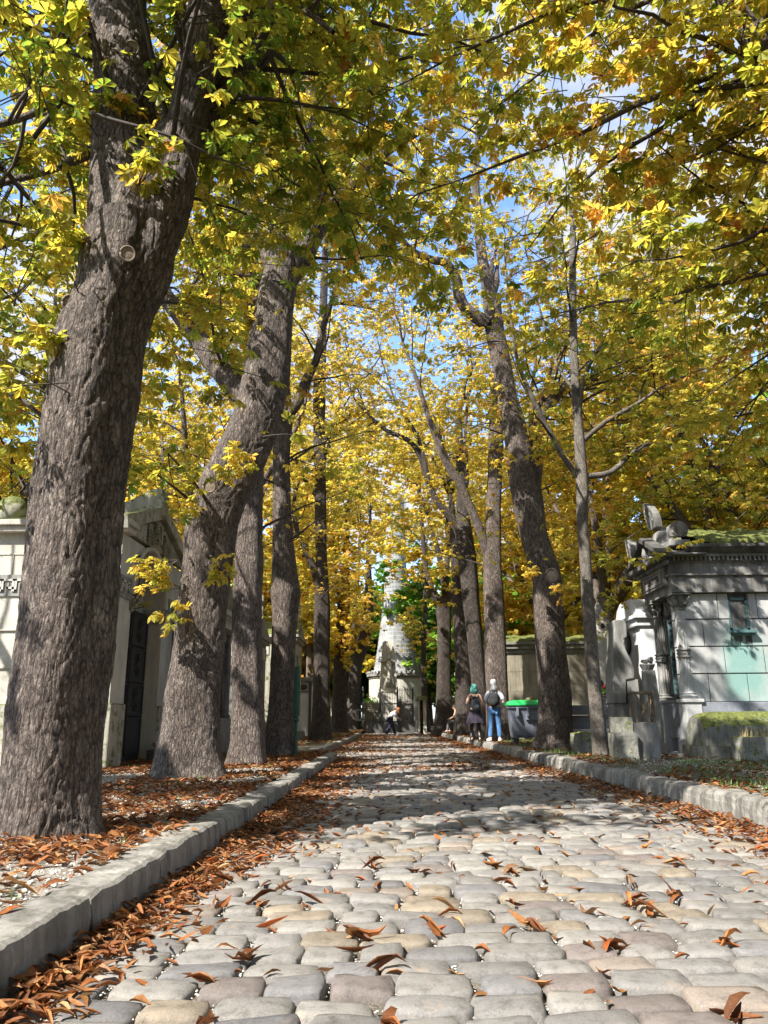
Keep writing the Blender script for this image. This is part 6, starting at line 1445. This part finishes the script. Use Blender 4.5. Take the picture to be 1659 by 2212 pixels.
def person(label, loc, h, rot, pose, cl):
    """local frame: x right, y forward, z up, feet at 0; then turned by rot"""
    root = thing('person', loc, label, 'person'); root.rotation_euler = (0, 0, rot); OFF[root.name] = np.zeros(3); s = h/1.78
    J = {'pelvis': (0, 0, .95), 'spine': (0, .0, 1.12), 'chest': (0, 0, 1.32), 'neck0': (0, -.01, 1.46), 'neck': (0, .01, 1.53), 'head0': (0, .03, 1.59), 'head': (0, .035, 1.67), 'crown': (0, .02, 1.74), 'nose': (0, .135, 1.645)}
    for sd, n_ in ((-1, 'L'), (1, 'R')):
        J.update({'sh'+n_: (sd*.17, 0, 1.42), 'el'+n_: (sd*.25, -.02, 1.14), 'wr'+n_: (sd*.24, .10, .92), 'pa'+n_: (sd*.235, .125, .86), 'hip'+n_: (sd*.09, 0, .90), 'kn'+n_: (sd*.11, .02, .50), 'an'+n_: (sd*.12, -.02, .09), 'toe'+n_: (sd*.14, .15, .035), 'heel'+n_: (sd*.12, -.07, .04)})
    J.update(pose)
    for n_ in 'LR':      # five fingers from the palm, along forearm direction
        sd = -1 if n_ == 'L' else 1; e = Vector(J['wr'+n_])-Vector(J['el'+n_]); e.normalize(); a_ = e.cross(Vector((1, 0, .3))).normalized(); p_ = Vector(J['wr'+n_])+e*.06; J['pa'+n_] = tuple(p_)
        for k in range(4): J[f'f{k}{n_}'] = tuple(p_+e*(.045+.004*(k % 3))+a_*(k-1.5)*.02); J[f'g{k}{n_}'] = tuple(p_+e*(.085+.008*(k in (1, 2)))+a_*(k-1.5)*.021+Vector((0, .01, -.012)))
        J['th'+n_] = tuple(p_+a_*.045+e*.01); J['ti'+n_] = tuple(p_+a_*.055+e*.045)
    J = {k: tuple(x*s for x in v) for k, v in J.items()}
    rad = dict(pelvis=(.14, .11), spine=(.12, .095), chest=(.15, .11), neck0=.07, neck=.052, head0=.065, head=(.078, .095), crown=(.06, .07), nose=.014)
    for n_ in 'LR': rad.update({'sh'+n_: .065, 'el'+n_: .042, 'wr'+n_: .027, 'pa'+n_: (.035, .022), 'hip'+n_: .10, 'kn'+n_: .06, 'an'+n_: .042, 'toe'+n_: (.04, .03), 'heel'+n_: .035, 'th'+n_: .011, 'ti'+n_: .008, **{f'f{k}{n_}': .010 for k in range(4)}, **{f'g{k}{n_}': .007 for k in range(4)}})
    E = [('pelvis', 'spine'), ('spine', 'chest'), ('chest', 'neck0'), ('neck0', 'neck'), ('neck', 'head0'), ('head0', 'head'), ('head', 'crown'), ('head', 'nose')]
    for n_ in 'LR': E += [('neck0', 'sh'+n_), ('sh'+n_, 'el'+n_), ('el'+n_, 'wr'+n_), ('wr'+n_, 'pa'+n_), ('pelvis', 'hip'+n_), ('hip'+n_, 'kn'+n_), ('kn'+n_, 'an'+n_), ('an'+n_, 'toe'+n_), ('an'+n_, 'heel'+n_), ('pa'+n_, 'th'+n_), ('th'+n_, 'ti'+n_)]+[('pa'+n_, f'f{k}{n_}') for k in range(4)]+[(f'f{k}{n_}', f'g{k}{n_}') for k in range(4)]
    rad = {k: (tuple(x*s for x in v) if isinstance(v, tuple) else v*s) for k, v in rad.items()}
    bd = skinned('body', J, E, rad, SKIN, root)
    hd = Vector(J['head']); fdir = (Vector(J['nose'])-hd).normalized(); sdv = fdir.cross(Vector((0, 0, 1))).normalized()
    mb = MB()
    for sg in (-1, 1): mb.ball(hd+fdir*.088*s+sdv*sg*.032*s+Vector((0, 0, .01)), .013*s, .013*s, .010*s, 8, 6)
    mb.build('eyes', plain('eye', (.05, .035, .03), .3, .1, bmp=0), root)
    mb = MB(); mb.ball(hd+fdir*.09*s-Vector((0, 0, .055*s)), .022*s, .010*s, .008*s, 8, 5); mb.build('mouth', plain('lip', (.40, .14, .12), .5, .1, bmp=0), root)
    mb = MB()
    for sg in (-1, 1): mb.ball(hd+sdv*sg*.080*s-fdir*.01, .014*s, .02*s, .032*s, 8, 6)
    mb.build('ears', SKIN, root)
    def garment(name, keys, grow_, mat, over={}):
        rd = {}
        for k in keys:
            v = over.get(k, rad[k]); rd[k] = (tuple(x+grow_*s for x in v) if isinstance(v, tuple) else v+grow_*s)
        skinned(name, {k: J[k] for k in keys}, [e for e in E if e[0] in keys and e[1] in keys], rd, mat, root)
    cl(root, J, s, garment, rad)
    return root
def pose(**k): return k
# man in pale hooded top and jeans, seen from behind, turned a little right
gm_ = G(1072, 1602, ZR)
BLK = cloth('black_cloth', (.018, .018, .022)); 
def man_cl(root, J, s, garment, rad):
    garment('hoodie', ['pelvis', 'spine', 'chest', 'neck0', 'shL', 'shR', 'elL', 'elR'], .022, cloth('grey_jersey', (.42, .45, .50)))
    garment('sleeve', ['elL', 'wrL'], .018, cloth('grey_sleeve', (.42, .45, .50))); garment('sleeve', ['elR', 'wrR'], .018, bpy.data.materials['grey_sleeve'])
    garment('jeans', ['pelvis', 'hipL', 'hipR', 'knL', 'knR', 'anL', 'anR'], .020, cloth('blue_denim', (.055, .14, .30), .35), {'anL': .05*s, 'anR': .05*s})
    for n_ in 'LR':
        mb = MB(); a_ = Vector(J['an'+n_]); t_ = Vector(J['toe'+n_]); mb.tube([(a_.x, a_.y-.06*s, .04*s), (a_.x, a_.y+.02, .055*s), tuple(t_), (t_.x, t_.y+.07*s, .03*s)], [.048*s, .058*s, .05*s, .03*s], 10); sh = mb.build('shoe', cloth('white_trainer', (.7, .7, .7)), root, smooth=True)
    mb = MB(); c = Vector(J['head']); mb.ball(c+Vector((0, -.012, .01)), .105*s, .12*s, .135*s, 16, 12); mb.tube([c+Vector((0, -.03, -.06)), Vector(J['neck0'])+Vector((0, -.04, .0))], [.09*s, .12*s], 14); mb.build('hood', cloth('pale_hood', (.66, .66, .68)), root, smooth=True)
    backpack(root, J, s, .30, .46, .17)
def backpack(root, J, s, w_, h_, d_, z_=1.20, mat=None):
    c = Vector((0, -.20*s, z_*s)); V = []; F = []; n_ = 12; K = 9
    for j in range(K):
        t = -1+2*j/(K-1); k_ = math.sqrt(max(.0, 1-abs(t)**3.2))*.9+.1
        for i in range(n_):
            a_ = 2*math.pi*i/n_; ca, sa = math.cos(a_), math.sin(a_); V.append((c.x+w_/2*s*k_*math.copysign(abs(ca)**.6, ca), c.y+d_/2*s*k_*math.copysign(abs(sa)**.6, sa)*(1.15 if t < 0 else .9), c.z+t*h_/2*s))
    for j in range(K-1):
        for i in range(n_): F.append((j*n_+i, j*n_+(i+1) % n_, (j+1)*n_+(i+1) % n_, (j+1)*n_+i))
    F += [tuple(range(n_))[::-1], tuple((K-1)*n_+i for i in range(n_))]
    mb = MB(); mb.add(V, F); bp = mb.build('backpack', mat or BLK, root, smooth=True)
    mb = MB(); mb.ball((c.x, c.y-d_/2*s, c.z-h_*.18*s), w_*.36*s, .05*s, h_*.2*s, 12, 8); mb.build('front_pocket', mat or BLK, bp, smooth=True)
    mb = MB()
    for sg in (-1, 1): mb.tube([(sg*.09*s, -.14*s, 1.37*s), (sg*.12*s, -.03*s, 1.475*s), (sg*.13*s, .11*s, 1.40*s), (sg*.14*s, .12*s, 1.22*s), (sg*.15*s, -.08*s, 1.08*s)], .018*s, 6)
    mb.build('shoulder_strap', mat or BLK, bp, smooth=True)
person('person in pale hood, grey top, black backpack and blue jeans standing beside the bin', (gm_.x, gm_.y+.1, ZR), 1.76, R(-12), pose(elL=(-.27, -.02, 1.15), wrL=(-.20, .20, 1.10), elR=(.30, -.06, 1.17), wrR=(.24, .14, 1.05), knL=(-.13, .04, .5), anL=(-.16, -.03, .09), toeL=(-.24, .11, .035), anR=(.13, -.02, .09), toeR=(.13, .13, .035)), man_cl)
# woman with green hair and dark skirt
gw = G(1029, 1602, ZR)
def wom_cl(root, J, s, garment, rad):
    garment('tank_top', ['pelvis', 'spine', 'chest', 'neck0'], .014, BLK, {'neck0': .085*s})
    garment('leggings', ['pelvis', 'hipL', 'hipR', 'knL', 'knR', 'anL', 'anR'], .008, BLK)
    mb = MB(); V = []; n_ = 40; K = 7
    for j in range(K):
        t = j/(K-1); z = 1.0-.42*t
        for i in range(n_):
            a_ = 2*math.pi*i/n_; rr = (.155+.14*t)*(1+.09*t*math.sin(a_*7)+.04*math.sin(a_*11+1)*t)*s; zz = z*s-(.10*t*s*(abs(math.cos(a_))**3)); V.append((rr*math.cos(a_)*1.05, rr*math.sin(a_)*.8, zz))
    F = [(j*n_+i, j*n_+(i+1) % n_, (j+1)*n_+(i+1) % n_, (j+1)*n_+i) for j in range(K-1) for i in range(n_)]; mb.add(V, F); mb.build('skirt', cloth('dark_plum_cloth', (.045, .035, .055)), root, smooth=True)
    for n_ in 'LR':
        mb = MB(); a_ = Vector(J['an'+n_]); k_ = Vector(J['kn'+n_]); q_ = a_+(k_-a_)*.62; mb.tube([tuple(q_), tuple(a_), (a_.x, a_.y, .06*s)], [.068*s, .052*s, .055*s], 12); mb.tube([(a_.x, a_.y-.06*s, .04*s), (a_.x, a_.y+.1*s, .045*s), (J['toe'+n_][0], J['toe'+n_][1]+.05*s, .03*s)], [.045*s, .05*s, .03*s], 10); mb.build('boot', plain('black_leather', (.02, .02, .022), .35, .2), root, smooth=True)
    GH = cloth('green_hair', (.07, .27, .24), .4); c = Vector(J['head'])
    mb = MB(); mb.ball(c+Vector((0, -.018, .018)), .10*s, .115*s, .118*s, 16, 12)
    rng = np.random.default_rng(3)
    for k in range(22):
        a_ = math.pi+math.pi*(k+.5)/22; d_ = Vector((math.cos(a_), math.sin(a_), 0)); mb.tube([c+d_*.08*s+Vector((0, 0, .06*s)), c+d_*.105*s-Vector((0, 0, .05*s)), c+d_*.12*s-Vector((0, 0, (.15+rng.uniform(0, .07))*s))], [.02*s, .022*s, .008*s], 6)
    mb.build('hair', GH, root, smooth=True)
    backpack(root, J, s, .29, .40, .13, 1.13, cloth('charcoal_bag', (.05, .055, .07)))
person('person with green hair, black top, dark bag, skirt and leggings standing by the kerb', (gw.x, gw.y+.1, ZR), 1.64, R(6), pose(elL=(-.27, -.04, 1.17), wrL=(-.20, .16, 1.28), paL=(-.19, .2, 1.32), elR=(.27, -.02, 1.14), wrR=(.25, .12, 1.0), anL=(-.15, -.02, .09), toeL=(-.2, .1, .035), anR=(.13, -.02, .09), toeR=(.17, .12, .035)), wom_cl)
# stooping walker in white blouse and navy trousers with a stick
gs = G(846, 1590, 0)
def wk_cl(root, J, s, garment, rad):
    garment('blouse', ['pelvis', 'spine', 'chest', 'neck0', 'shL', 'shR', 'elL', 'elR'], .028, cloth('white_blouse', (.70, .72, .76)))
    garment('sleeve', ['elL', 'wrL'], .022, bpy.data.materials['white_blouse']); garment('sleeve', ['elR', 'wrR'], .022, bpy.data.materials['white_blouse'])
    garment('trousers', ['pelvis', 'hipL', 'hipR', 'knL', 'knR', 'anL', 'anR'], .03, cloth('navy_cloth', (.035, .04, .085)), {'knL': .075*s, 'knR': .075*s, 'anL': .075*s, 'anR': .075*s, 'hipL': .11*s, 'hipR': .11*s})
    for n_ in 'LR':
        mb = MB(); a_ = Vector(J['an'+n_]); t_ = Vector(J['toe'+n_]); mb.tube([(a_.x, a_.y-.05*s, .04*s), tuple(t_), (t_.x, t_.y+.05, .03*s)], [.045*s, .045*s, .025*s], 8); mb.build('shoe', bpy.data.materials['white_trainer'], root, smooth=True)
    GH = cloth('ginger_hair', (.33, .13, .05), .35); c = Vector(J['head']); mb = MB(); mb.ball(c+Vector((0, -.02, .03)), .105*s, .12*s, .115*s, 14, 10)
    for k in range(18):
        a_ = math.pi*1.0+math.pi*(k+.5)/18; d_ = Vector((math.cos(a_), math.sin(a_)*.9, 0)); mb.tube([c+d_*.085*s+Vector((0, 0, .05)), c+d_*.11*s+Vector((0, .0, -.10*s)), c+d_*.10*s+Vector((0, .03, -.25*s))], [.022*s, .026*s, .008*s], 6)
    mb.build('hair', GH, root, smooth=True)
person('stooping person in white blouse and navy trousers crossing the lane with a stick', (gs.x, gs.y, .01), 1.66, R(-82), pose(pelvis=(0, -.10, .92), spine=(0, -.02, 1.08), chest=(0, .14, 1.22), neck0=(0, .24, 1.31), neck=(0, .30, 1.34), head0=(0, .35, 1.36), head=(0, .40, 1.38), crown=(0, .43, 1.45), nose=(0, .485, 1.33), shL=(-.16, .2, 1.28), shR=(.16, .2, 1.28), elL=(-.2, .24, 1.02), wrL=(-.16, .42, .93), elR=(.2, .24, 1.0), wrR=(.16, .4, .9), hipL=(-.09, -.09, .88), hipR=(.09, -.09, .88), knL=(-.10, .10, .49), anL=(-.11, .22, .09), toeL=(-.11, .38, .035), heelL=(-.11, .16, .04), knR=(.10, -.12, .48), anR=(.11, -.34, .10), toeR=(.12, -.2, .035), heelR=(.11, -.4, .05)), wk_cl)
wp = Vector((gs.x+.40, gs.y-.1, 0)); r = thing('walking_stick', tuple(wp), 'thin dark walking stick held by the stooping person', 'stick')
MB().tube([(wp.x+.05, wp.y, .0), (wp.x, wp.y, .86)], .012, 6).build('shaft', IRON, r); MB().tube([(wp.x-.06, wp.y, .86), (wp.x+.0, wp.y, .885), (wp.x+.05, wp.y, .87)], .016, 6).build('handle', IRON, r)
# seated visitor on a low stone
gd = G(975, 1583, ZR); 
def sit_cl(root, J, s, garment, rad):
    garment('t_shirt', ['pelvis', 'spine', 'chest', 'neck0', 'shL', 'shR'], .02, BLK)
    garment('trousers', ['pelvis', 'hipL', 'hipR', 'knL', 'knR', 'anL', 'anR'], .02, cloth('grey_trousers', (.12, .12, .13)))
    for n_ in 'LR':
        mb = MB(); a_ = Vector(J['an'+n_]); t_ = Vector(J['toe'+n_]); mb.tube([(a_.x, a_.y-.05*s, .04*s), tuple(t_), (t_.x, t_.y+.05, .03*s)], [.045*s, .045*s, .025*s], 8); mb.build('shoe', BLK, root, smooth=True)
    mb = MB(); c = Vector(J['head']); mb.ball(c+Vector((0, -.02, .03)), .092*s, .105*s, .10*s, 12, 9); mb.build('hair', cloth('dark_hair', (.03, .022, .018)), root, smooth=True)
    mb = MB(); mb.obox((0.02, .30*s, .60*s), (.14, 0, 0), (0, .07, .03), (0, -.04, .11)); mb.build('shoulder_bag', cloth('dark_bag', (.05, .06, .055)), root, bevel=.02)
person('seated person in black top and grey trousers with a bag, by the dark trunk', (gd.x+.35, gd.y+.2, ZR), 1.72, R(80), pose(pelvis=(0, 0, .50), spine=(0, .02, .68), chest=(0, .06, .88), neck0=(0, .1, 1.01), neck=(0, .13, 1.07), head0=(0, .16, 1.12), head=(0, .18, 1.19), crown=(0, .17, 1.27), nose=(0, .28, 1.15), shL=(-.17, .08, .98), shR=(.17, .08, .98), elL=(-.22, .2, .74), wrL=(-.12, .38, .66), elR=(.22, .18, .72), wrR=(.12, .38, .66), hipL=(-.09, .04, .48), hipR=(.09, .04, .48), knL=(-.12, .46, .50), anL=(-.13, .52, .09), toeL=(-.13, .68, .035), heelL=(-.13, .46, .04), knR=(.12, .44, .50), anR=(.13, .40, .09), toeR=(.13, .56, .035), heelR=(.13, .34, .04)), sit_cl)
rough_block('sitting_stone', 'low pale stone the seated visitor sits on', gd.x+.12, gd.x+.75, gd.y+.0, gd.y+.45, ZR-.05, ZR+.40, GREYM, .02, seed=12)
print('polys', sum(len(o.data.polygons) for o in bpy.data.objects if o.type == 'MESH'))
